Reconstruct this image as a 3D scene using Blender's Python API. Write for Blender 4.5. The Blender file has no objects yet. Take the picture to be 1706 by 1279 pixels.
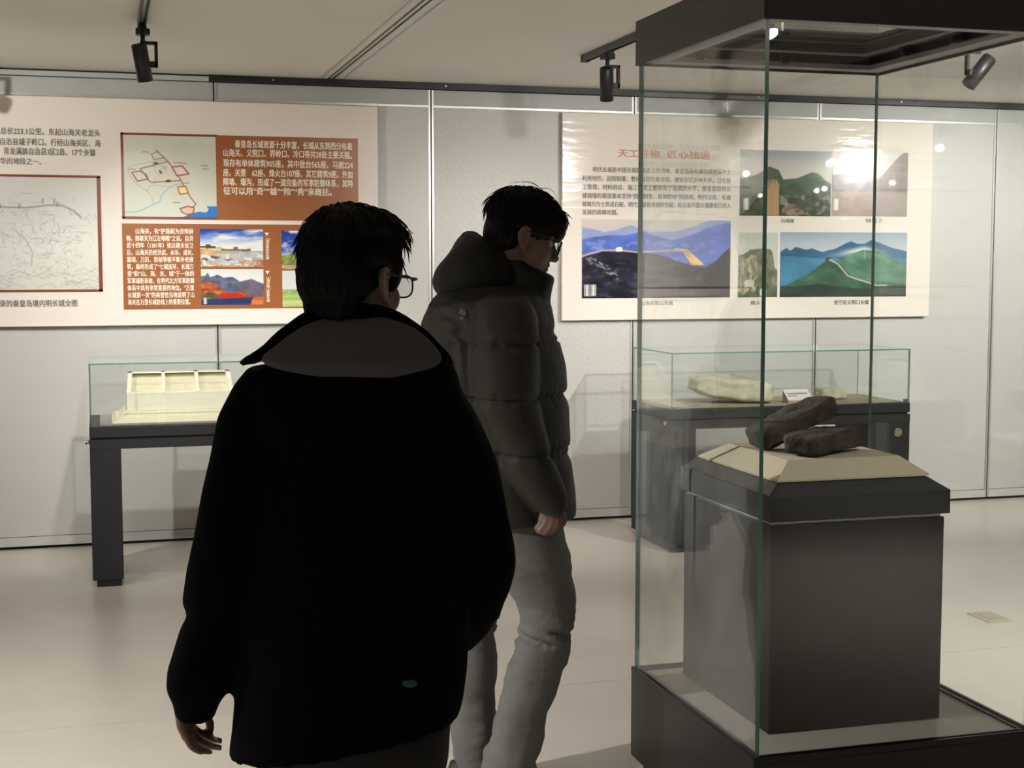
import bpy, bmesh, math, random
import numpy as np
from mathutils import Vector, Matrix, noise

random.seed(7); np.random.seed(7)
S = bpy.context.scene
COL = S.collection
R = math.radians

# ------------------------------------------------------------------ camera
F_PX, PITCH, YAW, CAM_H = 2374.77, R(4.8092), R(15.9657), 1.58
c_, s_ = math.cos(YAW), math.sin(YAW)
FW = Vector((s_*math.cos(PITCH), c_*math.cos(PITCH), -math.sin(PITCH)))
RT = Vector((c_, -s_, 0.0)); UP = RT.cross(FW)
cam_d = bpy.data.cameras.new('camera'); cam = bpy.data.objects.new('camera', cam_d); COL.objects.link(cam)
cam_d.sensor_width = 36.0; cam_d.lens = F_PX/1706*36.0; cam_d.clip_start = .05; cam_d.clip_end = 100
M3 = Matrix((RT, UP, -FW)).transposed()
cam.matrix_world = Matrix.Translation((0, 0, CAM_H)) @ M3.to_4x4()
S.camera = cam
EYE = Vector((0, 0, CAM_H))

# ------------------------------------------------------------------ light, exposure
S.view_settings.view_transform = 'Standard'; S.view_settings.look = 'None'
S.view_settings.gamma = 1.0; S.view_settings.exposure = 0.82
S.view_settings.use_curve_mapping = False
S.cycles.transparent_max_bounces = 32
S.cycles.max_bounces = 10
S.cycles.use_denoising = True
W = bpy.data.worlds.new('world'); S.world = W; W.use_nodes = True
W.node_tree.nodes['Background'].inputs[0].default_value = (.9, .92, 1, 1)
W.node_tree.nodes['Background'].inputs[1].default_value = 0.03
CEIL = 2.633
WALLY = 8.25
WARM = (1.0, .963, .915)

def spot(parent, loc, aim, power, size=70, blend=.9, radius=.03, col=WARM):
    d = bpy.data.lights.new('lamp_light', 'SPOT'); o = bpy.data.objects.new('lamp_light', d); COL.objects.link(o)
    d.energy = power; d.spot_size = R(size); d.spot_blend = blend; d.shadow_soft_size = radius; d.color = col
    m = (Vector(aim)-Vector(loc)).to_track_quat('-Z', 'Y').to_matrix().to_4x4()
    m = Matrix.Translation(loc) @ m
    if parent is not None:
        o.parent = parent; o.matrix_basis = ROOT[parent.name].inverted() @ m
    else:
        o.matrix_basis = m
    return o

# ------------------------------------------------------------------ helpers
def ray(x, y): return FW + RT*((x-853)/F_PX) - UP*((y-639.5)/F_PX)
def onz(x, y, z): d = ray(x, y); return EYE + d*((z-CAM_H)/d.z)
def ony(x, y, Y): d = ray(x, y); return EYE + d*(Y/d.y)
def onx(x, y, X): d = ray(x, y); return EYE + d*(X/d.x)

ROOT = {}
def lin(c):
    return tuple(((v/12.92) if v <= .04045 else ((v+.055)/1.055)**2.4) for v in c)
def srgb(r, g, b): return lin((r/255, g/255, b/255))

def mat(name, col, rough=.6, metal=0., spec=.5, noise_amt=0., noise_scale=20., bump=0., bump_scale=60., stretch=(1, 1, 1), emit=None, coat=0., sheen=0.):
    m = bpy.data.materials.new(name); m.use_nodes = True
    nt = m.node_tree; b = nt.nodes['Principled BSDF']
    b.inputs['Base Color'].default_value = (*col, 1)
    b.inputs['Roughness'].default_value = rough; b.inputs['Metallic'].default_value = metal
    b.inputs['Specular IOR Level'].default_value = spec
    if coat: b.inputs['Coat Weight'].default_value = coat; b.inputs['Coat Roughness'].default_value = .1
    if sheen: b.inputs['Sheen Weight'].default_value = sheen
    if noise_amt or bump:
        tc = nt.nodes.new('ShaderNodeTexCoord'); mp = nt.nodes.new('ShaderNodeMapping')
        mp.inputs['Scale'].default_value = stretch
        nt.links.new(tc.outputs['Object'], mp.inputs['Vector'])
    if noise_amt:
        n = nt.nodes.new('ShaderNodeTexNoise'); n.inputs['Scale'].default_value = noise_scale; n.inputs['Detail'].default_value = 6
        nt.links.new(mp.outputs[0], n.inputs['Vector'])
        r = nt.nodes.new('ShaderNodeMapRange'); r.inputs['From Min'].default_value = .25; r.inputs['From Max'].default_value = .75
        r.inputs['To Min'].default_value = 1-noise_amt; r.inputs['To Max'].default_value = 1+noise_amt
        nt.links.new(n.outputs['Fac'], r.inputs['Value'])
        mx = nt.nodes.new('ShaderNodeVectorMath'); mx.operation = 'SCALE'; mx.inputs[0].default_value = col
        nt.links.new(r.outputs[0], mx.inputs['Scale']); nt.links.new(mx.outputs[0], b.inputs['Base Color'])
    if bump:
        n2 = nt.nodes.new('ShaderNodeTexNoise'); n2.inputs['Scale'].default_value = bump_scale; n2.inputs['Detail'].default_value = 4
        nt.links.new(mp.outputs[0], n2.inputs['Vector'])
        bp = nt.nodes.new('ShaderNodeBump'); bp.inputs['Strength'].default_value = bump; bp.inputs['Distance'].default_value = .01
        nt.links.new(n2.outputs['Fac'], bp.inputs['Height']); nt.links.new(bp.outputs[0], b.inputs['Normal'])
    if emit:
        b.inputs['Emission Color'].default_value = (*emit[:3], 1); b.inputs['Emission Strength'].default_value = emit[3]
    return m

def glass_mat(name, tint=(.985, .996, .991), smear_haze=.0):
    m = bpy.data.materials.new(name); m.use_nodes = True; nt = m.node_tree; nt.nodes.clear()
    out = nt.nodes.new('ShaderNodeOutputMaterial'); tr = nt.nodes.new('ShaderNodeBsdfTransparent'); gl = nt.nodes.new('ShaderNodeBsdfGlossy')
    tr.inputs[0].default_value = (*tint, 1); gl.inputs['Roughness'].default_value = .015; gl.inputs['Color'].default_value = (1, 1, 1, 1)
    g = nt.nodes.new('ShaderNodeNewGeometry'); dot = nt.nodes.new('ShaderNodeVectorMath'); dot.operation = 'DOT_PRODUCT'
    nt.links.new(g.outputs['Normal'], dot.inputs[0]); nt.links.new(g.outputs['Incoming'], dot.inputs[1])
    def mth(op, a, v=None, v2=None):
        n = nt.nodes.new('ShaderNodeMath'); n.operation = op; nt.links.new(a, n.inputs[0])
        if v is not None: n.inputs[1].default_value = v
        if v2 is not None: n.inputs[2].default_value = v2
        return n.outputs[0]
    a = mth('ABSOLUTE', dot.outputs['Value'])
    n = nt.nodes.new('ShaderNodeMath'); n.operation = 'SUBTRACT'; n.inputs[0].default_value = 1.0; nt.links.new(a, n.inputs[1])
    p = mth('POWER', n.outputs[0], 5.0)
    f = mth('MULTIPLY_ADD', p, .96, .04)
    mix = nt.nodes.new('ShaderNodeMixShader'); nt.links.new(f, mix.inputs[0]); nt.links.new(tr.outputs[0], mix.inputs[1]); nt.links.new(gl.outputs[0], mix.inputs[2])
    last = mix.outputs[0]
    if smear_haze:
        df = nt.nodes.new('ShaderNodeBsdfDiffuse'); df.inputs[0].default_value = (.8, .82, .8, 1)  # pale diffuse veil: smears, plus haze put in for reflected light
        tc = nt.nodes.new('ShaderNodeTexCoord'); mp = nt.nodes.new('ShaderNodeMapping'); mp.inputs['Scale'].default_value = (1, 5, 1.6)
        ns = nt.nodes.new('ShaderNodeTexNoise'); ns.inputs['Scale'].default_value = 3.2; ns.inputs['Detail'].default_value = 5; ns.inputs['Distortion'].default_value = 1.5
        nt.links.new(tc.outputs['Object'], mp.inputs['Vector']); nt.links.new(mp.outputs[0], ns.inputs['Vector'])
        mr = nt.nodes.new('ShaderNodeMapRange'); mr.inputs['From Min'].default_value = .42; mr.inputs['From Max'].default_value = .8
        mr.inputs['To Min'].default_value = .025; mr.inputs['To Max'].default_value = smear_haze
        nt.links.new(ns.outputs['Fac'], mr.inputs['Value'])
        m2 = nt.nodes.new('ShaderNodeMixShader'); nt.links.new(mr.outputs[0], m2.inputs[0]); nt.links.new(last, m2.inputs[1]); nt.links.new(df.outputs[0], m2.inputs[2])
        last = m2.outputs[0]
    nt.links.new(last, out.inputs[0])
    return m

def vcol_mat(name, rough=.35):
    m = bpy.data.materials.new(name); m.use_nodes = True; nt = m.node_tree; b = nt.nodes['Principled BSDF']
    b.inputs['Roughness'].default_value = rough; b.inputs['Specular IOR Level'].default_value = .16
    a = nt.nodes.new('ShaderNodeAttribute'); a.attribute_name = 'print'
    nt.links.new(a.outputs['Color'], b.inputs['Base Color'])
    return m

class MB:
    def __init__(s): s.bm = bmesh.new()
    def hexa(s, pts, mi=0):           # 8 points: bottom 4 ccw, top 4 ccw
        v = [s.bm.verts.new(p) for p in pts]
        for q in ((3, 2, 1, 0), (4, 5, 6, 7), (0, 1, 5, 4), (1, 2, 6, 5), (2, 3, 7, 6), (3, 0, 4, 7)):
            f = s.bm.faces.new([v[i] for i in q]); f.material_index = mi
        return v
    def box(s, x0, x1, y0, y1, z0, z1, mi=0):
        return s.hexa([(x0, y0, z0), (x1, y0, z0), (x1, y1, z0), (x0, y1, z0), (x0, y0, z1), (x1, y0, z1), (x1, y1, z1), (x0, y1, z1)], mi)
    def frustum(s, a, za, b, zb, mi=0):   # a, b = (x0,x1,y0,y1)
        return s.hexa([(a[0], a[2], za), (a[1], a[2], za), (a[1], a[3], za), (a[0], a[3], za), (b[0], b[2], zb), (b[1], b[2], zb), (b[1], b[3], zb), (b[0], b[3], zb)], mi)
    def cyl(s, p0, p1, r0, r1=None, n=24, mi=0, smooth=True):
        p0, p1 = Vector(p0), Vector(p1); r1 = r0 if r1 is None else r1
        q = (p1-p0).to_track_quat('Z', 'Y').to_matrix(); u, w = q.col[0], q.col[1]
        A = []; B = []
        for i in range(n):
            t = 2*math.pi*i/n; d = u*math.cos(t)+w*math.sin(t)
            A.append(s.bm.verts.new(p0+d*r0)); B.append(s.bm.verts.new(p1+d*r1))
        for i in range(n):
            f = s.bm.faces.new((A[i], A[(i+1) % n], B[(i+1) % n], B[i])); f.smooth = smooth; f.material_index = mi
        f = s.bm.faces.new(A[::-1]); f.material_index = mi
        f = s.bm.faces.new(B); f.material_index = mi
    def rings(s, rings, mi=0, smooth=True):
        vs = [[s.bm.verts.new(p) for p in r] for r in rings]; n = len(vs[0])
        for a, b in zip(vs[:-1], vs[1:]):
            for i in range(n):
                f = s.bm.faces.new((a[i], a[(i+1) % n], b[(i+1) % n], b[i])); f.smooth = smooth; f.material_index = mi
        f = s.bm.faces.new(vs[0][::-1]); f.material_index = mi
        f = s.bm.faces.new(vs[-1]); f.material_index = mi
    def tube(s, pts, rad, n=20, sub=5, up=(0, 1, 0), mi=0, ends=True):
        """spline tube; rad entries are r or (ra, rb): ra along side, rb along second axis"""
        P = [Vector(p) for p in pts]; Q = [(r, r) if not isinstance(r, (tuple, list)) else r for r in rad]
        pts2, rr = [], []
        m = len(P)
        for i in range(m-1):
            a, b, c, d = P[max(i-1, 0)], P[i], P[i+1], P[min(i+2, m-1)]
            for k in range(sub):
                t = k/sub
                pts2.append(.5*((2*b)+(c-a)*t+(2*a-5*b+4*c-d)*t*t+(3*b-a-3*c+d)*t**3))
                t2 = t*t*(3-2*t)
                rr.append((Q[i][0]*(1-t2)+Q[i+1][0]*t2, Q[i][1]*(1-t2)+Q[i+1][1]*t2))
        pts2.append(P[-1]); rr.append(Q[-1])
        if ends:   # rounded ends
            t0 = (pts2[0]-pts2[1]).normalized(); t1 = (pts2[-1]-pts2[-2]).normalized()
            pre, prr, post, porr = [], [], [], []
            for k in (1, 2, 3):
                a = k*math.pi/2/3.3
                pre.insert(0, pts2[0]+t0*min(rr[0])*math.sin(a)); prr.insert(0, (rr[0][0]*math.cos(a), rr[0][1]*math.cos(a)))
                post.append(pts2[-1]+t1*min(rr[-1])*math.sin(a)); porr.append((rr[-1][0]*math.cos(a), rr[-1][1]*math.cos(a)))
            pts2 = pre+pts2+post; rr = prr+rr+porr
        up = Vector(up); rings = []
        for i, p in enumerate(pts2):
            t = (pts2[min(i+1, len(pts2)-1)]-pts2[max(i-1, 0)])
            t = t.normalized() if t.length > 1e-9 else Vector((0, 0, 1))
            w = up - t*up.dot(t)
            w = w.normalized() if w.length > 1e-4 else Vector((1, 0, 0)); u = w.cross(t)
            rings.append([p+u*(rr[i][0]*math.cos(2*math.pi*k/n))+w*(rr[i][1]*math.sin(2*math.pi*k/n)) for k in range(n)])
        s.rings(rings, mi)
    def ell(s, c, r, rot=None, nu=20, nv=12, mi=0):
        c = Vector(c); rot = rot or Matrix.Identity(3); rings = []
        for j in range(nv):
            ph = math.pi*(j+.5)/nv
            rings.append([c+rot @ Vector((r[0]*math.sin(ph)*math.cos(2*math.pi*i/nu), r[1]*math.sin(ph)*math.sin(2*math.pi*i/nu), -r[2]*math.cos(ph))) for i in range(nu)])
        s.rings(rings, mi)
    def quad(s, a, b, c, d, mi=0):
        f = s.bm.faces.new([s.bm.verts.new(p) for p in (a, b, c, d)]); f.material_index = mi
    def build(s, name, mats, parent=None, local=False, bevel=0, seg=2, fix=True):
        bm = s.bm
        if fix: bmesh.ops.recalc_face_normals(bm, faces=bm.faces)
        if bevel:
            bmesh.ops.bevel(bm, geom=[e for e in bm.edges if e.is_manifold and e.calc_face_angle(0) > .5], offset=bevel, segments=seg, affect='EDGES', profile=.6)
        if parent is not None and not local:
            bm.transform(ROOT[parent.name].inverted())
        me = bpy.data.meshes.new(name); bm.to_mesh(me); bm.free()
        for m in (mats if isinstance(mats, (list, tuple)) else [mats]): me.materials.append(m)
        return link(name, me, parent)

def link(name, me, parent=None):
    o = bpy.data.objects.new(name, me); COL.objects.link(o)
    if parent is not None:
        o.parent = parent; ROOT[o.name] = ROOT[parent.name]
    else:
        ROOT[o.name] = Matrix.Identity(4)
    return o
def root(name, loc, rz=0., label=None, cat=None, group=None, kind=None):
    o = bpy.data.objects.new(name, None); COL.objects.link(o); o.empty_display_size = .1
    o.location = loc; o.rotation_euler = (0, 0, rz)
    ROOT[o.name] = Matrix.Translation(loc) @ Matrix.Rotation(rz, 4, 'Z')
    return tag(o, label, cat, group, kind)
def tag(o, label=None, cat=None, group=None, kind=None):
    for k, v in (('label', label), ('category', cat), ('group', group), ('kind', kind)):
        if v: o[k] = v
    return o

_fontcurve = None
def text_mesh(name, lines, m, parent, Y, bold=.0):
    """lines: (string, X0, Z_baseline, advance, x_squeeze) flat printed lettering on a plane of constant Y"""
    V, Fc = [], []
    for (st, X0, Z0, adv, width) in lines:
        cu = bpy.data.curves.new('t', 'FONT'); cu.body = st; cu.size = adv; cu.resolution_u = 2; cu.offset = 0
        cu.fill_mode = 'FRONT'
        o = bpy.data.objects.new('t', cu); COL.objects.link(o)
        dg = bpy.context.evaluated_depsgraph_get(); dg.update()
        me = bpy.data.meshes.new_from_object(o.evaluated_get(dg))
        n = len(me.vertices); co = np.empty(n*3); me.vertices.foreach_get('co', co); co = co.reshape(-1, 3)
        if n:
            x = co[:, 0]; z = co[:, 1]
            sx = width/max(x.max()-max(x.min(), 0), 1e-6) if width else 1.0
            for sh, (ox, oz) in enumerate(((0, 0), (bold*adv, 0), (0, bold*adv*.6), (bold*adv, bold*adv*.6)) if bold else ((0, 0),)):
                base = len(V)      # heavier strokes: the outline again, a hair to the side
                V.extend([(X0+a*sx+ox, Y-.0001*sh, Z0+b+oz) for a, b in zip(x, z)])
                Fc.extend([tuple(base+i for i in p.vertices) for p in me.polygons])
        bpy.data.objects.remove(o); bpy.data.meshes.remove(me); bpy.data.curves.remove(cu)
    inv = ROOT[parent.name].inverted()
    me = bpy.data.meshes.new(name); me.from_pydata([inv @ Vector(v) for v in V], [], Fc); me.materials.append(m)
    return tag(link(name, me, parent), kind='stuff')

# ------------------------------------------------------------------ materials
M_wall = mat('partition_paint', srgb(196, 195, 190), .45, noise_amt=.025, noise_scale=3)
M_header = mat('partition_header_paint', srgb(182, 184, 180), .5, noise_amt=.02, noise_scale=3)
M_alu = mat('aluminium_trim', (.62, .61, .59), .35, metal=.6)
M_gap = mat('dark_gap', (.012, .012, .013), .7)
M_ceil = mat('ceiling_paint', srgb(232, 228, 220), .8, noise_amt=.02, noise_scale=2)
M_dwall = mat('far_wall_paint', srgb(185, 182, 176), .7)
M_black = mat('black_metal', (.012, .012, .012), .45)
M_track = mat('track_grey_metal', (.10, .098, .095), .4, metal=.3)
M_panel = mat('panel_board', srgb(236, 227, 217), .11, spec=.2, bump=.2, bump_scale=5, stretch=(1, 1, 5))
M_brown = mat('brown_print', srgb(158, 96, 52), .3, noise_amt=.05, noise_scale=3)
M_maroon = mat('maroon_frame_print', srgb(134, 70, 48), .3)
M_print = vcol_mat('photo_print', .2)
M_cream = mat('cream_letter', srgb(250, 238, 218), .4)
M_ink = mat('grey_ink', srgb(104, 95, 88), .5)
M_orange = mat('orange_title_ink', srgb(196, 130, 84), .5)
M_table = mat('charcoal_lacquer', (.027, .028, .030), .5, spec=.3, noise_amt=.04, noise_scale=6)
M_case = mat('black_case_lacquer', (.013, .013, .014), .38, noise_amt=.06, noise_scale=5)
M_rim = mat('grey_underside_rim', (.36, .33, .34), .5)
M_glass = glass_mat('clear_glass')
M_glass_hazed = glass_mat('smeared_hazed_glass', smear_haze=.085)
M_gedge = mat('green_glass_edge', (.16, .32, .27), .2, spec=.8)
M_beige = mat('beige_fabric', srgb(172, 160, 136), .85, noise_amt=.04, noise_scale=60, bump=.1, bump_scale=400)
M_cfloor = mat('case_floor_board', srgb(198, 194, 186), .5)
M_model = mat('cream_plaster', srgb(224, 220, 200), .7, noise_amt=.03, noise_scale=30)
M_model2 = mat('cream_board', srgb(220, 212, 186), .75)
M_stone = mat('pale_olive_stone', srgb(206, 200, 176), .85, noise_amt=.3, noise_scale=11, bump=.9, bump_scale=30)
M_brick = mat('dark_brown_brick', (.044, .031, .023), .85, spec=.3, noise_amt=.65, noise_scale=22, bump=.6, bump_scale=70)
M_chrome = mat('chrome', (.7, .7, .7), .2, metal=1)
M_white = mat('white_card', srgb(238, 234, 228), .6)
M_pink = mat('card_base', srgb(190, 160, 150), .6)
M_sticker = mat('sticker_print', srgb(190, 182, 150), .6)
M_lens = mat('lamp_lens', (.9, .85, .75), .3, emit=(1, .93, .82, 25))
M_skin = mat('skin', (.20, .113, .082), .5, noise_amt=.06, noise_scale=30)
M_hair = mat('black_hair', (.0035, .0032, .003), .5, spec=.15)
M_fleece = mat('black_fleece', (.0022, .0023, .003), .9, spec=.06, bump=.2, bump_scale=300)
M_hoodgrey = mat('dark_grey_lining', (.078, .077, .082), .8, spec=.2, bump=.15, bump_scale=300)
M_darkjean = mat('black_trousers', (.008, .008, .009), .8, bump=.2, bump_scale=200)
M_puffer = mat('olive_grey_nylon', (.035, .034, .028), .62, spec=.3, bump=.2, bump_scale=60)
M_pufferblack = mat('black_nylon', (.008, .008, .008), .65, spec=.3, bump=.2, bump_scale=40)
M_jean = mat('grey_denim', (.165, .165, .155), .85, noise_amt=.18, noise_scale=9, bump=.25, bump_scale=240)
M_shoe = mat('dark_shoe', (.02, .02, .02), .6)
M_frame = mat('glasses_frame', (.05, .03, .03), .3, metal=.4)
M_lensg = glass_mat('glasses_lens', (.92, .94, .95))
M_eye = mat('eye', (.5, .48, .45), .2)
M_teal = mat('teal_patch', (.012, .06, .055), .6)
M_logo = mat('grey_stitching', (.3, .3, .29), .6)

# wall field: faint damask medallions
def damask():
    m = mat('damask_wallpaper', srgb(196, 195, 190), .5); nt = m.node_tree; b = nt.nodes['Principled BSDF']
    tc = nt.nodes.new('ShaderNodeTexCoord'); mp = nt.nodes.new('ShaderNodeMapping'); mp.inputs['Scale'].default_value = (13, 1, 13)
    vo = nt.nodes.new('ShaderNodeTexVoronoi'); vo.inputs['Randomness'].default_value = .12; vo.inputs['Scale'].default_value = 1
    mp.inputs['Location'].default_value = (0, .3, 0)
    nt.links.new(tc.outputs['Object'], mp.inputs['Vector']); nt.links.new(mp.outputs[0], vo.inputs['Vector'])
    wv = nt.nodes.new('ShaderNodeMath'); wv.operation = 'MULTIPLY'; wv.inputs[1].default_value = 20
    nt.links.new(vo.outputs['Distance'], wv.inputs[0])
    sn = nt.nodes.new('ShaderNodeMath'); sn.operation = 'SINE'; nt.links.new(wv.outputs[0], sn.inputs[0])
    mr = nt.nodes.new('ShaderNodeMapRange'); mr.inputs['From Min'].default_value = -1; mr.inputs['To Min'].default_value = .968; mr.inputs['To Max'].default_value = 1.02
    nt.links.new(sn.outputs[0], mr.inputs['Value'])
    sc = nt.nodes.new('ShaderNodeVectorMath'); sc.operation = 'SCALE'; sc.inputs[0].default_value = srgb(196, 195, 190)
    nt.links.new(mr.outputs[0], sc.inputs['Scale']); nt.links.new(sc.outputs[0], b.inputs['Base Color'])
    return m
M_damask = damask()

def floor_mat():
    m = mat('polished_resin_floor', srgb(208, 201, 190), .3, noise_amt=.06, noise_scale=2.4); nt = m.node_tree; b = nt.nodes['Principled BSDF']
    tc = nt.nodes.new('ShaderNodeTexCoord'); n = nt.nodes.new('ShaderNodeTexNoise'); n.inputs['Scale'].default_value = 2; n.inputs['Detail'].default_value = 1
    nt.links.new(tc.outputs['Object'], n.inputs['Vector'])
    mr = nt.nodes.new('ShaderNodeMapRange'); mr.inputs['To Min'].default_value = .25; mr.inputs['To Max'].default_value = .34
    nt.links.new(n.outputs['Fac'], mr.inputs['Value']); nt.links.new(mr.outputs[0], b.inputs['Roughness'])
    b.inputs['Specular IOR Level'].default_value = .55
    return m
M_floor = floor_mat()

# ------------------------------------------------------------------ room shell
X0, X1, Y0, Y1 = -3.13, 9.45, -13.5, 8.25
b = MB(); b.box(X0-.2, X1+.2, Y0-.2, 5.0, -.1, 0); b.box(X0-.2, X1+.2, 5.003, Y1+.3, -.1, 0)
floor = tag(b.build('floor', M_floor), kind='structure')
b = MB(); b.box(X0, X1, 5.0, 5.003, -.1, -.001); b.build('floor_joint', mat('joint_filler', (.16, .15, .14), .6), floor)
b = MB()
b.box(X0-.2, 1.255, Y0-.2, Y1+.3, CEIL, CEIL+.1); b.box(1.305, X1+.2, Y0-.2, Y1+.3, CEIL, CEIL+.1)
ceil = tag(b.build('ceiling', M_ceil), kind='structure')
b = MB(); b.box(1.255, 1.305, Y0-.2, Y1+.3, CEIL+.03, CEIL+.1); b.build('slot_channel', M_gap, ceil)
b = MB()
for xx in (1.21, 1.262, 1.287, 1.334):
    b.box(xx, xx+.012, Y0, 8.17, CEIL-.006, CEIL+.02)
b.build('slot_trim', M_alu, ceil)
b = MB(); b.box(X0-.2, X0, Y0, Y1+.3, 0, CEIL); tag(b.build('wall_left', M_dwall), kind='structure')
b = MB(); b.box(X1, X1+.2, Y0, Y1+.3, 0, CEIL); tag(b.build('wall_right', M_dwall), kind='structure')
b = MB(); b.box(X0-.2, X1+.2, Y0-.2, Y0, 0, CEIL); tag(b.build('wall_rear', M_dwall), kind='structure')

# partition wall of folding panels, 1.255 m each
wall = root('wall_back', (0, WALLY, 0), kind='structure')
b = MB(); b.box(X0-.2, X1+.2, WALLY+.05, WALLY+.25, 0, CEIL); b.build('wall_core', mat('joint_shadow_grey', (.06, .06, .06), .7), wall)
JX = [-3.13, -1.885, -.63, .62, 1.867, 3.135, 4.384, 5.679, 6.934, 8.19, 9.45]
HZ = 2.492        # height of the horizontal trim strip
def partition(i, xa, xb):
    g = .004; lo, hi = .02, CEIL-.04
    b = MB()
    b.box(xa+g+.012, xb-g-.012, WALLY+.004, WALLY+.05, lo+.053, HZ)
    pn = b.build('partition_panel', M_damask if i in (4,) else M_wall, wall)
    b = MB(); b.box(xa+g+.012, xb-g-.012, WALLY+.002, WALLY+.05, HZ+.012, hi); b.build('header_board', M_header, pn)
    b = MB(); b.box(xa+g, xa+g+.012, WALLY-.002, WALLY+.05, lo, hi); b.box(xb-g-.012, xb-g, WALLY-.002, WALLY+.05, lo, hi)
    b.box(xa+g+.012, xb-g-.012, WALLY-.004, WALLY+.05, HZ, HZ+.012); b.build('edge_trim', M_alu, pn)
    b = MB(); b.box(xa+g+.012, xb-g-.012, WALLY-.004, WALLY+.05, lo, lo+.05); b.build('kick_strip', M_wall, pn)
for i in range(len(JX)-1): partition(i, JX[i], JX[i+1])
# ceiling rail of the partition: heavy from x=.593 on, thin shadow trim to the left
b = MB(); b.box(.593, X1, WALLY-.03, WALLY+.05, CEIL-.036, CEIL); rail = b.build('trim_1', M_black); tag(rail, kind='structure')
b = MB()
for k in range(9):
    xx = .95+k*1.0; b.cyl((xx, WALLY-.034, CEIL-.018), (xx, WALLY-.03, CEIL-.018), .006, n=10)
b.build('screw', M_chrome, rail)
b = MB(); b.box(X0, .593, WALLY-.012, WALLY+.05, CEIL-.010, CEIL); tag(b.build('trim_2', M_gap), kind='structure')
b = MB(); b.box(X0, .593, WALLY-.02, WALLY+.05, CEIL-.036, CEIL-.010); tag(b.build('trim_3', M_header), kind='structure')

# ------------------------------------------------------------------ painted prints (flat pictures, drawn as colour per vertex)
def fbm1(x, seed, octs=5, f=3.0):
    out = np.zeros_like(x); a = 1.
    rs = np.random.RandomState(seed)
    for o in range(octs):
        n = int(f*2**o)+2; v = rs.rand(n+1)*2-1
        t = np.clip(x, 0, 1)*(n-1); i = np.floor(t).astype(int); i = np.minimum(i, n-1); fr = t-i; fr = fr*fr*(3-2*fr)
        out += a*(v[i]*(1-fr)+v[i+1]*fr); a *= .5
    return out
def fbm2(U, V, seed, octs=5, f=4.0, ax=1.0):
    out = np.zeros_like(U); a = 1.; tot = 0
    rs = np.random.RandomState(seed)
    for o in range(octs):
        nx = int(f*ax*2**o)+2; ny = int(f*2**o)+2; g = rs.rand(ny+2, nx+2)
        x = U*nx; y = V*ny; i = np.clip(np.floor(x).astype(int), 0, nx); j = np.clip(np.floor(y).astype(int), 0, ny)
        fx = x-i; fy = y-j; fx = fx*fx*(3-2*fx); fy = fy*fy*(3-2*fy)
        out += a*(g[j, i]*(1-fx)*(1-fy)+g[j, i+1]*fx*(1-fy)+g[j+1, i]*(1-fx)*fy+g[j+1, i+1]*fx*fy); tot += a; a *= .55
    return out/tot
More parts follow.
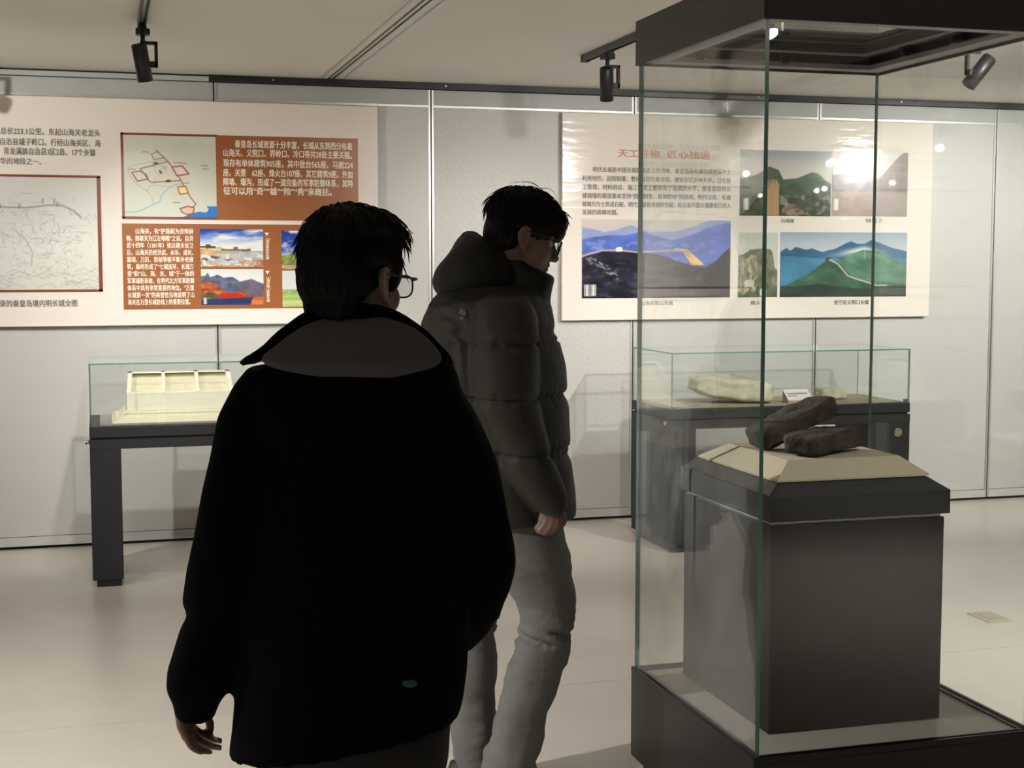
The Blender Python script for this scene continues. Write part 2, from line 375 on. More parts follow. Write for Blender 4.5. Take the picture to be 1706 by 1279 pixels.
class Pic:
    def __init__(s, w, h):
        s.w, s.h = w, h
        s.U, s.V = np.meshgrid((np.arange(w)+.5)/w, (np.arange(h)+.5)/h)   # V from the top
        s.C = np.zeros((h, w, 3))
    def fill(s, c): s.C[:] = np.array(c)/255.
    def grad(s, stops):
        v = s.V; xs = [a for a, _ in stops]
        for k in range(3): s.C[..., k] = np.interp(v, xs, [c[k]/255. for _, c in stops])
    def put(s, mask, c, var=0., seed=1, f=8., ax=1.):
        mask = np.clip(mask, 0, 1)[..., None]; col = np.ones_like(s.C)*(np.array(c)/255.)
        if var: col = col*(1+var*(fbm2(s.U, s.V, seed, 5, f, ax)-.5)*2)[..., None]
        s.C = s.C*(1-mask)+col*mask
    def soft(s, d, w=None):   # d>0 inside
        w = w or 1.0/s.h; return np.clip(d/w+.5, 0, 1)
    def below(s, pts, rough=0., seed=1, f=6.):
        x = [p[0] for p in pts]; y = [p[1] for p in pts]
        line = np.interp(s.U[0], x, y)+rough*fbm1(s.U[0], seed, 5, f)
        return s.soft(s.V-line[None, :])
    def line(s, pts, wd, c, alpha=1., closed=False):
        d = np.full(s.U.shape, 9.); asp = s.w/s.h
        P = list(pts)+([pts[0]] if closed else [])
        for (x0, y0), (x1, y1) in zip(P[:-1], P[1:]):
            ax, ay, bx, by = x0*asp, y0, x1*asp, y1; dx, dy = bx-ax, by-ay
            t = np.clip(((s.U*asp-ax)*dx+(s.V-ay)*dy)/(dx*dx+dy*dy+1e-9), 0, 1)
            d = np.minimum(d, np.hypot(s.U*asp-ax-t*dx, s.V-ay-t*dy))
        s.put(s.soft(wd/2-d)*alpha, c)
    def poly(s, pts, c, alpha=1., var=0.):
        ins = np.zeros(s.U.shape, bool); n = len(pts)
        for i in range(n):
            x0, y0 = pts[i]; x1, y1 = pts[(i+1) % n]
            if y0 == y1: continue
            cond = ((s.V >= min(y0, y1)) & (s.V < max(y0, y1))); xi = x0+(s.V-y0)/(y1-y0)*(x1-x0)
            ins ^= cond & (s.U < xi)
        s.put(ins.astype(float)*alpha, c, var)
    def tag(s, x, y, w, h, n=3, c=(235, 232, 225)):
        s.line([(x, y), (x+w, y), (x+w, y+h), (x, y+h)], .012, c, .9, True)
        for k in range(n): s.line([(x+w*.5, y+h*(.2+.6*k/max(n-1, 1))-.012), (x+w*.5, y+h*(.2+.6*k/max(n-1, 1))+.012)], w*1.0, c, .95)
    def mesh(s, name, px, parent, Y, m=None):
        """px: four photo corners tl, tr, br, bl; they give the true size on the wall"""
        tl, tr, br, bl = [ony(x, y, Y) for x, y in px]
        xa, xb = (tl.x+bl.x)/2, (tr.x+br.x)/2; za, zb = (tl.z+tr.z)/2, (bl.z+br.z)/2
        inv = ROOT[parent.name].inverted().translation
        h, w = s.h, s.w
        gx = np.linspace(xa, xb, w)+inv.x; gz = np.linspace(za, zb, h)+inv.z
        XX, ZZ = np.meshgrid(gx, gz); co = np.stack([XX, np.full_like(XX, Y+inv.y), ZZ], -1).reshape(-1, 3)
        idx = np.arange(h*w).reshape(h, w); q = np.stack([idx[1:, :-1], idx[1:, 1:], idx[:-1, 1:], idx[:-1, :-1]], -1).reshape(-1, 4)
        me = bpy.data.meshes.new(name); nf = len(q)
        me.vertices.add(h*w); me.vertices.foreach_set('co', co.ravel())
        me.loops.add(nf*4); me.loops.foreach_set('vertex_index', q.ravel().astype(np.int32))
        me.polygons.add(nf); me.polygons.foreach_set('loop_start', np.arange(0, nf*4, 4, dtype=np.int32))
        me.update(calc_edges=True)
        at = me.color_attributes.new('print', 'FLOAT_COLOR', 'POINT')
        C = np.clip(s.C, 0, 1); L = np.where(C <= .04045, C/12.92, ((C+.055)/1.055)**2.4)
        at.data.foreach_set('color', np.concatenate([L, np.ones((h, w, 1))], -1).reshape(-1).astype(np.float32))
        me.materials.append(m or M_print)
        return link(name, me, parent)

PY = 8.207      # print plane, 2 mm in front of the boards
def board(b, px, Y0_, Y1_):
    tl, tr, br, bl = [ony(x, y, Y0_) for x, y in px]
    b.box((tl.x+bl.x)/2, (tr.x+br.x)/2, Y0_, Y1_, (bl.z+br.z)/2, (tl.z+tr.z)/2)
def lines(rows, wd=None):
    """rows: (string, x_left_px, y_top_px, y_bottom_px, x_right_px)"""
    out = []
    for st, xl, yt, yb, xr in rows:
        a = ony(xl, yb, PY); c = ony(xl, yt, PY); d = ony(xr, yb, PY)
        h = c.z-a.z
        lead = len(st)-len(st.lstrip('\u3000')); st2 = st.lstrip('\u3000')
        out.append((st2, a.x, a.z+h*.08, h*1.02, d.x-a.x))
    return out

# ---------------- left board
PT, PB = 2.4831, 1.2392
pl = root('information_board', (0, 8.22, PB), label='wide cream wall board with brown text blocks and a map, left of the two boards', cat='wall board')
xr = ony(630, 300, 8.209).x
b = MB(); b.box(-2.35, xr, 8.209, 8.236, PB, PT); b.build('backing_board', M_panel, pl, bevel=.002, seg=1)
b = MB(); board(b, [(201, 220), (596.5, 232), (597, 370), (203, 363.5)], 8.2085, 8.211); b.build('brown_field', M_brown, pl)
b = MB(); board(b, [(203, 371), (597, 376), (597, 514), (206, 514)], 8.2085, 8.211); b.build('brown_field', M_brown, pl)

# map of the walls and forts
p = Pic(170, 160); p.fill((208, 206, 188)); p.put(fbm2(p.U, p.V, 3, 3, 3)*.5, (222, 222, 206))
p.put(p.soft(p.V-.62-.25*p.U, .3)*.5, (218, 226, 212))
p.poly([(.62, 1.0), (.72, .96), (.80, .93), (.885, .94), (.91, .90), (.885, .865), (1.01, .865), (1.01, 1.01)], (62, 130, 204))
p.line([(.0, .95), (.13, .94), (.22, .90), (.31, .845), (.38, .815)], .012, (150, 188, 210)); p.line([(.38, .815), (.40, .74), (.42, .71), (.49, .63), (.56, .60), (.62, .59)], .012, (150, 188, 210))
p.line([(.31, .845), (.295, .74), (.25, .69), (.27, .62)], .008, (170, 190, 190)); p.line([(.27, .62), (.36, .61), (.48, .63)], .008, (170, 190, 190))
p.line([(.25, .69), (.12, .58), (.05, .47), (.05, .40), (.14, .36), (.46, .30)], .007, (178, 168, 148))
br = (150, 104, 78)
p.line([(.35, .18), (.47, .31), (.52, .38), (.62, .56), (.655, .64), (.71, .75), (.77, .84), (.73, .88)], .013, br)
p.line([(.18, .41), (.31, .37), (.44, .33), (.48, .32)], .011, br); p.line([(.18, .41), (.27, .56), (.30, .575), (.61, .55)], .013, br); p.line([(.18, .41), (.31, .375)], .010, br)
p.line([(.30, .23), (.33, .30), (.44, .27)], .010, br); p.line([(.30, .23), (.37, .20)], .008, br)
p.line([(.09, .46), (.145, .565), (.26, .535)], .014, (146, 74, 66)); p.line([(.09, .46), (.17, .44), (.24, .48), (.26, .535)], .012, (146, 74, 66))
p.line([(.52, .385), (.63, .37), (.70, .465), (.57, .49), (.52, .385)], .016, (160, 80, 78)); p.poly([(.53, .39), (.625, .38), (.68, .46), (.575, .48)], (226, 206, 190))
p.line([(.575, .63), (.66, .615), (.69, .70), (.60, .72), (.575, .63)], .016, (180, 120, 70)); p.poly([(.585, .64), (.655, .628), (.68, .695), (.605, .71)], (238, 216, 170))
p.line([(.60, .895), (.68, .865), (.75, .885), (.74, .95), (.68, .97), (.62, .94), (.60, .895)], .016, (170, 90, 60)); p.poly([(.62, .90), (.68, .875), (.74, .89), (.73, .945), (.68, .955)], (230, 190, 160))
p.line([(.31, .385), (.355, .455), (.40, .52)], .004, (190, 170, 150)); p.line([(.39, .435), (.40, .455)], .03, (110, 100, 70)); p.line([(.46, .56), (.49, .555)], .03, (120, 60, 50))
p.line([(.33, .345), (.36, .34)], .024, (120, 80, 60))
p.put(((fbm2(p.U, p.V, 9, 3, 14) > .66) & (abs(p.U-.42) < .16) & (abs(p.V-.44) < .1)).astype(float)*.5, (176, 160, 120))
for (u, v) in ((.24, .205), (.58, .33), (.64, .335), (.66, .58), (.56, .82), (.09, .42), (.87, .36), (.88, .40)):
    p.line([(u-.035, v), (u+.035, v)], .014, (150, 142, 130), .8)
mp_ = p.mesh('map_print', [(205, 223.5), (359.5, 229), (361, 362), (207.5, 360)], pl, PY)
b = MB()
for q in ([(201, 220), (362, 225), (362, 228.5), (201, 223.5)], [(203, 360), (362, 362.5), (362, 365), (203, 363.5)], [(201, 220), (205, 220), (208, 363.5), (203.5, 363.5)]):
    board(b, q, 8.2065, 8.209)
b.build('map_border', M_maroon, pl)

# old scroll picture with its maroon border
p = Pic(150, 160); p.grad([(0, (214, 214, 206)), (.6, (226, 226, 218)), (1, (214, 214, 204))])
ex = np.exp(-((p.U-.75)**2/.06+(p.V-.6)**2/.12))
p.put(ex*.0, (255, 255, 250))
n1 = fbm2(p.U, p.V, 21, 5, 9)
p.put(np.exp(-((n1-.5)/.012)**2)*(p.V > .28)*(p.U < .95)*.55, (160, 158, 148))
p.put(np.exp(-((fbm2(p.U, p.V, 24, 3, 10)-.5)/.010)**2)*(p.V > .3)*.4, (178, 160, 148))
p.line([(.0, .32), (.2, .30), (.33, .265), (.5, .27), (.66, .245), (.76, .25), (.83, .29), (.88, .35)], .014, (150, 148, 140), .8)
for (u, v) in ((.22, .25), (.33, .24), (.46, .24), (.62, .19), (.70, .19), (.72, .215)): p.line([(u, v), (u, v+.035)], .008, (120, 118, 112), .8)
for k in range(60):
    rs = np.random.RandomState(100+k); u, v = .02+.86*rs.rand(), .12+.62*rs.rand()
    if rs.rand() < .5: p.line([(u, v), (u+.10*rs.rand(), v+.02*(rs.rand()-.5))], .006, (165, 163, 152), .5)
    else: p.line([(u, v), (u+.01*rs.rand(), v+.08*rs.rand())], .006, (170, 160, 150), .5)
p.line([(.42, .46), (.50, .55), (.54, .66), (.53, .78)], .008, (165, 165, 155), .7); p.line([(.2, .5), (.3, .46), (.38, .52)], .008, (180, 150, 140), .5)
for k in range(26):
    rs = np.random.RandomState(300+k); u = rs.rand(); v = .80+.18*rs.rand()
    p.line([(u-.06, v+.02), (u, v-.012), (u+.07, v+.02)], .006, (160, 166, 156), .55)
p.mesh('scroll_print', [(-80, 293), (161, 297), (165.5, 484), (-80, 484)], pl, PY)
b = MB()
for q in ([(-84, 287), (167, 294), (167, 298), (-84, 291)], [(-84, 483), (171, 482), (171, 485.5), (-84, 487.5)], [(161, 294), (167.5, 294), (171, 485), (165, 485)]):
    board(b, q, 8.2065, 8.209)
b.build('picture_border', M_maroon, pl)

# fortress by the sea
p = Pic(110, 66); p.grad([(0, (52, 84, 176)), (.22, (120, 150, 206)), (.38, (206, 216, 220)), (.5, (226, 224, 206)), (.56, (220, 214, 196))])
cl = fbm2(p.U, p.V*1.6 % 1.0001, 5, 5, 3, .6); p.put(np.clip((cl-.46+.25*(p.U-.45)+.35*(p.V-.15))*5, 0, 1)*(p.V < .58), (230, 232, 228))
p.put(p.soft((.16-.25*abs(p.U-.2))-p.V, .15)*.8, (36, 66, 164))
p.put(p.below([(0, .56), (1, .58)]), (176, 178, 178), .25, 8, 10, .5)
p.poly([(0, .52), (.12, .52), (.3, .60), (.65, .60), (.3, .66), (0, .70)], (206, 168, 116), 1, .2)
p.poly([(0, .45), (.08, .46), (.10, .40), (.16, .41), (.18, .46), (.25, .46), (.25, .52), (0, .50)], (92, 80, 76)); p.poly([(.25, .47), (.33, .46), (.34, .54), (.25, .55)], (206, 184, 150))
p.poly([(.33, .52), (.52, .53), (.53, .47), (.60, .47), (.60, .53), (.80, .52), (.80, .59), (.33, .57)], (126, 108, 88))
rk = fbm2(p.U, p.V, 12, 4, 9); p.put((p.soft(p.V-.66-.28*p.U, .06)*(rk > .5)), (88, 66, 52), .5, 4, 16); p.put(p.soft(p.V-.82, .05)*(rk > .44), (190, 150, 116), .5, 6, 14)
p.put(((fbm2(p.U, p.V, 15, 4, 12) > .62) & (p.V > .66)).astype(float)*.8, (232, 228, 220)); p.tag(.035, .82, .05, .12, 2)
p.mesh('photo_print', [(333, 381), (438, 382.5), (438.5, 445), (334, 443)], pl, PY)
# red autumn hills
p = Pic(110, 64); p.grad([(0, (214, 222, 222)), (.4, (232, 230, 220)), (1, (220, 220, 214))])
p.put(p.below([(0, .20), (.06, .20), (.11, .10), (.15, .22), (.26, .16), (.36, .24), (.5, .22), (.62, .34), (.8, .28), (.9, .36), (1, .42)], .012, 3), (96, 104, 128), .3, 5, 9)
p.put(p.below([(.55, .62), (.75, .40), (.86, .36), (1, .55)], .02, 8)*.6, (120, 96, 108), .3, 2, 9)
p.put(p.below([(0, .36), (.1, .38), (.2, .36), (.27, .46), (.34, .60), (.5, .70), (.62, .60), (.75, .74), (1, .78)], .015, 9), (176, 92, 60), .5, 6, 12)
p.put(p.below([(0, .66), (.2, .62), (.3, .74), (.5, .76)], .02, 4)*(p.U < .45), (108, 104, 70), .4, 3, 14)
p.poly([(.28, .74), (.42, .66), (.6, .68), (.74, .79), (.5, .80), (.28, .82)], (196, 52, 40)); p.put(p.below([(0, .84), (.3, .82), (.6, .80), (.75, .78), (1, .78)], 0, 5), (56, 66, 112), .25, 3, 7, .4)
p.put(p.below([(.76, 1.1), (.82, .80), (1, .76)], .01, 6)*(p.U > .78), (206, 116, 78), .3, 2, 10); p.tag(.04, .80, .045, .16, 3)
p.mesh('photo_print', [(334.5, 447.5), (439, 449), (439.5, 508), (336, 507)], pl, PY)
# blue sky over bushes; pale sky over green field
p = Pic(110, 66); p.grad([(0, (44, 70, 158)), (.5, (60, 90, 176)), (.6, (150, 170, 200)), (1, (150, 160, 120))])
p.put(np.clip((fbm2(p.U, p.V, 31, 5, 4)-.5+.25*(.3-p.U))*6, 0, 1)*(p.V < .65), (222, 226, 232))
p.put(p.below([(0, .66), (.1, .58), (.25, .54), (.4, .60), (.7, .5), (1, .56)], .03, 8), (126, 140, 74), .6, 9, 10); p.put(p.below([(0, .9), (.5, .88), (1, .92)], .02, 3), (184, 160, 128), .3, 3)
p.mesh('photo_print', [(469, 383), (574, 386), (574, 449), (470, 446.5)], pl, PY)
p = Pic(80, 64); p.grad([(0, (214, 218, 214)), (.5, (218, 220, 216)), (.54, (150, 168, 128)), (.6, (130, 172, 92)), (.7, (180, 200, 120)), (.78, (150, 186, 100)), (.86, (206, 208, 150)), (1, (168, 190, 112))])
p.put((fbm2(p.U, p.V, 51, 4, 8, .4) > .56)*(p.V > .55)*.5, (206, 212, 160))
p.mesh('photo_print', [(470, 450.5), (575, 451), (575, 511), (471, 510)], pl, PY)

text_mesh('lettering', lines([
    ('秦皇岛长城资源十分丰富，长城从东到西分布着', 391, 232.5, 246, 586),
    ('山海关、义院口、界岭口、冷口等共28处主要关隘。', 371, 247, 260.5, 585),
    ('现存有单体建筑905座，其中敌台565座、马面224', 371.5, 264, 277.5, 587),
    ('座、关堡　62座、烽火台107座、其它建筑9座。外加', 371.5, 280, 293.5, 587),
    ('障墙、壕沟，形成了一道完备的军事防御体系，其特', 371.5, 295.5, 309, 587),
    ('征可以用“奇”“雄”“险”“秀”来概括。', 372, 310.5, 324, 552)]), M_cream, pl, PY-.0005, .035)
rows = ['山海关，有“护燕蓟为京师屏', '翰，拥雄关为辽左咽喉”之说。自洪', '武十四年（1381年）徐达建关设卫', '后，山海关历经洪武、永乐、成化、', '嘉靖、万历、崇祯等朝不断补充修', '筑，最终形成了“七城连环，长城万',
        '里”和“山、海、关、城”于一体的', '军事城防系统，在明代北方军事防御', '体系中具有非常重要的地位。“万里', '长城第一关”的美誉恰当地说明了山', '海关在万里长城防线上的重要位置。']
text_mesh('lettering', lines([(r, 225 if k == 0 else 210+k*.28, 379.5+k*11.85, 389.5+k*11.85, (321+k*.25) if k != 10 else 317) for k, r in enumerate(rows)]), M_cream, pl, PY-.0005, .035)
text_mesh('lettering', lines([
    ('城墙总长223.1公里。东起山海关老龙头', -22, 210.5, 223, 166),
    ('族自治县城子岭口。行经山海关区、海', -12, 228, 241, 167),
    ('、青龙满族自治县3区2县、17个乡镇', -5, 244, 257, 158),
    ('最精华的地段之一。', -22, 261, 273, 68),
    ('收录的秦皇岛境内明长城全图', -12, 499, 511.5, 128)]), M_ink, pl, PY-.0005, .02)
cap = []
for st, yt, yb in (('山海关老龙头长城', 396, 432), ('山海关角山秋景长城', 460, 503)):
    n = len(st)
    for k, ch in enumerate(st):
        a = yt+(yb-yt)*k/n; cap += lines([(ch, 442+(yt-390)*.02, a, a+(yb-yt)/n*1.06, 448+(yt-390)*.02)])
text_mesh('lettering', cap, M_cream, pl, PY-.0005, .035)
for (x, y) in ((444.5, 390), (445.5, 453.5)):
    b = MB(); A, B, C = ony(x-3.5, y-2.5, PY), ony(x+3.5, y-2.5, PY), ony(x, y+3, PY)
    f = b.bm.faces.new([b.bm.verts.new((q.x, PY-.0006, q.z)) for q in (A, C, B)])
    b.build('pointer_mark', M_cream, pl, fix=False)

# ---------------- right board
pr = root('information_board', (4, 8.22, PB), label='cream wall board with mountain photographs and an orange title, behind the glass case', cat='wall board')
b = MB(); b.box(ony(937, 300, 8.209).x, ony(1553, 300, 8.209).x, 8.209, 8.236, PB, PT); b.build('backing_board', M_panel, pr, bevel=.002, seg=1)
# wall tower on a dark ridge, blue ranges behind
p = Pic(200, 106); p.grad([(0, (214, 200, 190)), (.10, (206, 198, 200)), (.25, (180, 186, 210))])
p.put(p.below([(0, .10), (.15, .16), (.33, .08), (.45, .16), (.62, .14), (.85, .02), (1, -.05)], .015, 3), (150, 164, 206), .1, 5)
p.put(p.below([(0, .24), (.2, .20), (.4, .16), (.6, .28), (.75, .16), (1, .02)], .02, 6), (88, 112, 192), .25, 7, 8)
p.put(np.clip((fbm2(p.U, p.V, 77, 5, 14)-.55)*9, 0, 1)*(p.V < .5)*(p.V > .26)*.4, (170, 186, 226))
p.put(p.below([(0, .50), (.08, .44), (.14, .40), (.3, .42), (.5, .44), (.6, .5), (.72, .58), (.82, .62), (.9, .52), (1, .34)], .012, 9, 9), (40, 40, 52), .5, 4, 9)
p.line([(0, .465), (.07, .425), (.13, .395), (.24, .385), (.36, .415), (.5, .40), (.6, .39), (.68, .40)], .016, (222, 178, 150))
p.poly([(.22, .40), (.225, .355), (.265, .35), (.27, .41)], (240, 228, 200)); p.poly([(.66, .36), (.72, .43), (.82, .57), (.78, .58), (.73, .57), (.69, .46)], (222, 176, 96), 1, .3); p.line([(.62, .37), (.70, .385), (.80, .55)], .012, (242, 226, 190))
for k in range(40):
    rs = np.random.RandomState(500+k); t = rs.rand(); u = .02+.2*t+.05*rs.rand(); v = .46+.24*t+.06*rs.rand()
    p.line([(u, v), (u+.01, v+.012)], .010, (176, 178, 190), .8)
p.put(np.clip((fbm2(p.U, p.V, 81, 5, 20)-.55)*8, 0, 1)*(p.V > .55)*.35, (120, 112, 110)); p.tag(.022, .83, .028, .13, 3); p.tag(.064, .83, .028, .13, 3)
p.mesh('photo_print', [(969.5, 366.5), (1217, 366), (1216.5, 496), (969.5, 496)], pr, PY)
# green crag with tan reeds
p = Pic(130, 92); p.grad([(0, (156, 164, 168)), (.25, (196, 192, 180)), (.5, (206, 198, 182))])
p.put(p.below([(0, .46), (.2, .36), (.32, .25), (.42, .30), (.50, .52), (.56, .6)], .008, 3)*(p.U < .52), (78, 88, 74), .35, 6, 10)
p.put(p.below([(.48, .44), (.62, .42), (.78, .32), (.86, .34), (.93, .44), (1, .50)], .01, 5), (84, 104, 84), .3, 8, 8)
p.put(p.below([(.50, .55), (.7, .44), (.82, .40), (1, .52)], .012, 9), (66, 86, 62), .35, 2, 10)
p.put(p.below([(0, .56), (.2, .56), (.5, .66), (.75, .62), (1, .66)], .02, 7), (72, 80, 60), .6, 11, 14)
for k in range(70):
    rs = np.random.RandomState(900+k); u = .29+.14*rs.rand(); t = .44+.22*rs.rand()
    p.line([(u, t), (u+.02*(rs.rand()-.5), .98)], .012, (196-30*rs.rand(), 164-30*rs.rand(), 120-20*rs.rand()), .8)
p.poly([(.46, .95), (.5, .8), (.6, .82), (.72, .95), (.6, 1.0)], (118, 96, 88), 1, .5); p.put((fbm2(p.U, p.V, 62, 5, 12) > .6)*(p.V > .66)*(p.U > .44)*.5, (176, 178, 160)); p.tag(.05, .74, .05, .16, 3)
p.mesh('photo_print', [(1233.5, 250), (1386, 251.5), (1383, 360), (1232, 359.5)], pr, PY)
# pink haze valley
p = Pic(110, 92); p.grad([(0, (206, 198, 190)), (.35, (214, 204, 198)), (1, (196, 176, 168))])
p.put(p.below([(0, .36), (.12, .34), (.2, .36), (.35, .33), (.5, .40), (.7, .42), (1, .40)], .015, 4), (140, 126, 136), .35, 6, 9)
p.put(p.below([(0, .62), (.3, .6), (.6, .66), (1, .64)], .02, 7), (158, 124, 112), .3, 8, 10)
p.put(p.below([(.55, .5), (.70, .30), (.88, .06), (.95, 0), (1, 0)], .004, 9)*(p.U > .56), (140, 122, 118), .1, 2)
p.put(p.soft(p.V-.62, .02)*.55, (190, 176, 170)); p.tag(.035, .74, .05, .16, 3)
p.mesh('photo_print', [(1387, 252.5), (1513, 253.5), (1511, 360.5), (1386, 360)], pr, PY)
# ruined beacon tower
p = Pic(62, 104); p.grad([(0, (196, 204, 192)), (1, (206, 206, 192))])
p.put(p.below([(0, .36), (.12, .34), (.3, .27), (.5, .25), (.78, .25), (.86, .32), (.92, .55), (1, .6)], .012, 3), (116, 118, 100), .45, 7, 9)
p.put((fbm2(p.U, p.V, 44, 4, 14) > .52)*(p.V > .35)*(p.U < .5), (172, 160, 134), .4, 3, 16); p.put(p.below([(0, .95), (.4, .9), (.6, .75), (.8, .85), (1, .8)], .03, 5)*.7, (84, 98, 76), .5, 9, 12)
p.poly([(.14, .76), (.3, .72), (.42, .76), (.4, .83), (.2, .84)], (206, 200, 184)); p.tag(.58, .90, .10, .08, 1)
p.mesh('photo_print', [(1229, 387), (1296, 387.5), (1295, 495), (1231, 495)], pr, PY)
# wall winding down a green ridge
p = Pic(190, 98); p.grad([(0, (150, 170, 190)), (.2, (186, 194, 200)), (.4, (206, 206, 204))])
p.put(p.below([(0, .30), (.05, .24), (.08, .28), (.12, .23), (.2, .27), (.25, .24), (.33, .30), (.42, .26), (.5, .18), (.55, .14), (.6, .18), (.66, .18), (.72, .12), (.78, .16), (.86, .22), (1, .30)], .008, 4), (66, 108, 142), .2, 5, 6)
p.put(p.below([(0, .36), (.3, .40), (.5, .42), (1, .40)], .01, 6)*.6, (92, 150, 178), .2, 3, 5)
p.put(np.exp(-((p.U-.62)/.18)**2-((p.V-.26-.4*abs(p.U-.66))/.05)**2), (216, 220, 214))
p.put(p.below([(.3, .62), (.42, .48), (.55, .34), (.64, .28), (.76, .30), (.86, .38), (1, .52)], .01, 8)*(p.U > .3), (96, 134, 112), .3, 6, 9)
p.put(p.below([(0, .86), (.2, .68), (.37, .42), (.46, .50), (.6, .74), (1, .80)], .008, 2), (74, 104, 84), .35, 9, 10)
p.put(p.below([(0, .84), (.3, .80), (.6, .86), (1, .84)], .01, 7), (62, 72, 66), .3, 3, 7)
p.line([(.38, .42), (.45, .49), (.49, .58), (.53, .67), (.6, .72), (.7, .78), (.76, .82), (.84, .82)], .018, (214, 206, 176)); p.line([(.36, .42), (.385, .40)], .03, (60, 72, 70))
p.line([(.66, .29), (.66, .42)], .010, (200, 210, 200), .6)
p.mesh('photo_print', [(1299.5, 387), (1511, 387), (1509.5, 494), (1300, 494.5)], pr, PY)
text_mesh('title_lettering', lines([('天工开物', 1029, 247.5, 261.5, 1098), ('匠心独运', 1111, 249.5, 263.5, 1181)]), M_orange, pr, PY-.0005, .02)
text_mesh('lettering', lines([
    ('明代长城是中国长城建设史上的顶峰，秦皇岛段长城在规划设计上', 987, 277, 286.5, 1217),
    ('利用地形、因险制塞，整体布局完备合理，建筑形式多种多样。且在施', 969.5, 291.5, 301, 1217),
    ('工管理、材料供应、施工技术上都达到了很高的水平。秦皇岛段明长', 969.5, 306, 315.5, 1217),
    ('城城墙的建造基本坚持“因地制宜、就地取材”的原则。明代以前，长城', 969.5, 320.5, 330, 1217),
    ('城墙均为土筑或石砌，明代大量使用城砖包砌，标志着中国长城建筑已进入', 969.5, 334.5, 344, 1217),
    ('发展的高峰时期。', 969.5, 348, 357.5, 1029),
    ('石城匣', 1301, 363.5, 371, 1323), ('特城子', 1442, 363.5, 371, 1470),
    ('山海关角山长城', 1067, 500.5, 508.5, 1120), ('烽火台', 1250, 500, 508, 1275), ('抚宁区义院口长城', 1389.5, 499, 507.5, 1447)]), M_ink, pr, PY-.0005, .02)

# ------------------------------------------------------------------ track lights
def track(name, x, ya, yb, label):
    r = root(name, (x, ya, CEIL), label=label, cat='track')
    b = MB(); b.box(x-.017, x+.017, ya, yb, CEIL-.012, CEIL); b.box(x-.017, x-.012, ya, yb, CEIL-.034, CEIL-.012); b.box(x+.012, x+.017, ya, yb, CEIL-.034, CEIL-.012)
    b.build('rail', M_track, r)
    b = MB(); b.box(x-.018, x+.018, yb-.03, yb+.01, CEIL-.036, CEIL); b.build('end_cap', M_black, r)
    b = MB(); b.box(x-.006, x+.006, ya, yb-.03, CEIL-.016, CEIL-.012); b.build('conductor_strip', M_alu, r)
    return r
track('light_track', .186, -3.5, 6.50, 'dark ceiling track carrying the leftmost spotlight')
track('light_track', 2.37, -3.5, 6.947, 'dark ceiling track running in over the tall glass case')
track('light_track', 3.83, -3.5, 6.0, 'dark ceiling track above the right of the glass case, hidden behind its canopy')
track('light_track', -2.0, -3.5, 7.4, 'dark ceiling track out of view over the left end of the room')

def spotlight(x, y, aim, power, label, size=75, arm=1, group=None, tilt_vec=None, r=.033, L=.155, light=True, blend=.9, flush=False):
    z0 = CEIL-.034
    t = root('track_spotlight', (x, y, z0), label=label, cat='spotlight', group=group)
    b = MB(); b.box(x-.016, x+.016, y-.05, y+.05, z0-.028, z0+.004); b.box(x-.030, x+.030, y-.028, y+.028, z0-.032, z0-.006); b.build('track_adapter', M_black, t, bevel=.002, seg=1)
    # swivel arm: stem, across, down
    zc = z0-.155; cx = x-arm*.004
    ax_ = (Vector(aim)-Vector((cx, y, zc))).normalized() if tilt_vec is None else Vector(tilt_vec).normalized()
    b = MB(); b.cyl((x, y, z0-.028), (x, y, z0-.062), .010, n=14)
    b.box(min(x-.012*arm, x+arm*.062), max(x-.012*arm, x+arm*.062), y-.012, y+.012, z0-.072, z0-.058)
    b.box(min(x+arm*.048, x+arm*.062), max(x+arm*.048, x+arm*.062), y-.012, y+.012, zc-.014, z0-.058)
    b.box(min(x+arm*.024, x+arm*.062), max(x+arm*.024, x+arm*.062), y-.012, y+.012, zc-.014, zc+.012)
    b.build('swivel_arm', M_black, t, bevel=.002, seg=1)
    c = Vector((cx, y, zc)); p0 = c-ax_*L*.52; p1 = c+ax_*L*.48
    q = ax_.to_track_quat('Z', 'Y').to_matrix(); u, w = q.col[0], q.col[1]
    circ = lambda c0, rr: [c0+(u*math.cos(2*math.pi*k/32)+w*math.sin(2*math.pi*k/32))*rr for k in range(32)]
    b = MB(); b.rings([circ(p0-ax_*.006, r*.6), circ(p0-ax_*.006, r*.86), circ(p0, r), circ(p1, r), circ(p1, r*.88), circ(p1-ax_*.035, r*.84), circ(p1-ax_*.035, r*.3)]); b.build('lamp_housing', M_black, t)
    dl = .002 if flush else .034
    b = MB(); b.cyl(p1-ax_*dl, p1-ax_*(dl-.003), r*.8, r*.8, n=24); b.build('lamp_lens', M_lens, t)
    if light: spot(t, p1+ax_*.03, aim, power, size, blend)
    return t
def panel_aim(x, z=1.35, y=WALLY): return (x, y, z)
LP = 1.0
OFF = 'black track spotlight out of view, '
spotlight(.189, 6.475, (.4, WALLY, .95), LP*60, 'black track spotlight at left, hanging over the brown text board', size=72, tilt_vec=(.17, .25, -1))
spotlight(2.374, 6.615, (2.3, WALLY, .7), LP*24, 'black track spotlight just left of the glass canopy', size=95, tilt_vec=(.14, .35, -1))
spotlight(3.83, 5.72, (3.4, WALLY, 1.0), LP*60, 'black track spotlight seen right of the glass canopy, tilted left', tilt_vec=(-.75, .2, -1), arm=-1, size=46)
spotlight(-2.0, 5.6, (-.2, WALLY, 1.4), LP*125, OFF+'over the left end of the brown text board')
spotlight(2.37, 4.95, (2.2, WALLY, 1.0), LP*45, OFF+'over the person in the puffer jacket')
spotlight(3.83, 4.3, (3.8, 7.8, 1.3), LP*135, OFF+'aimed at the pale stone slab', size=80)
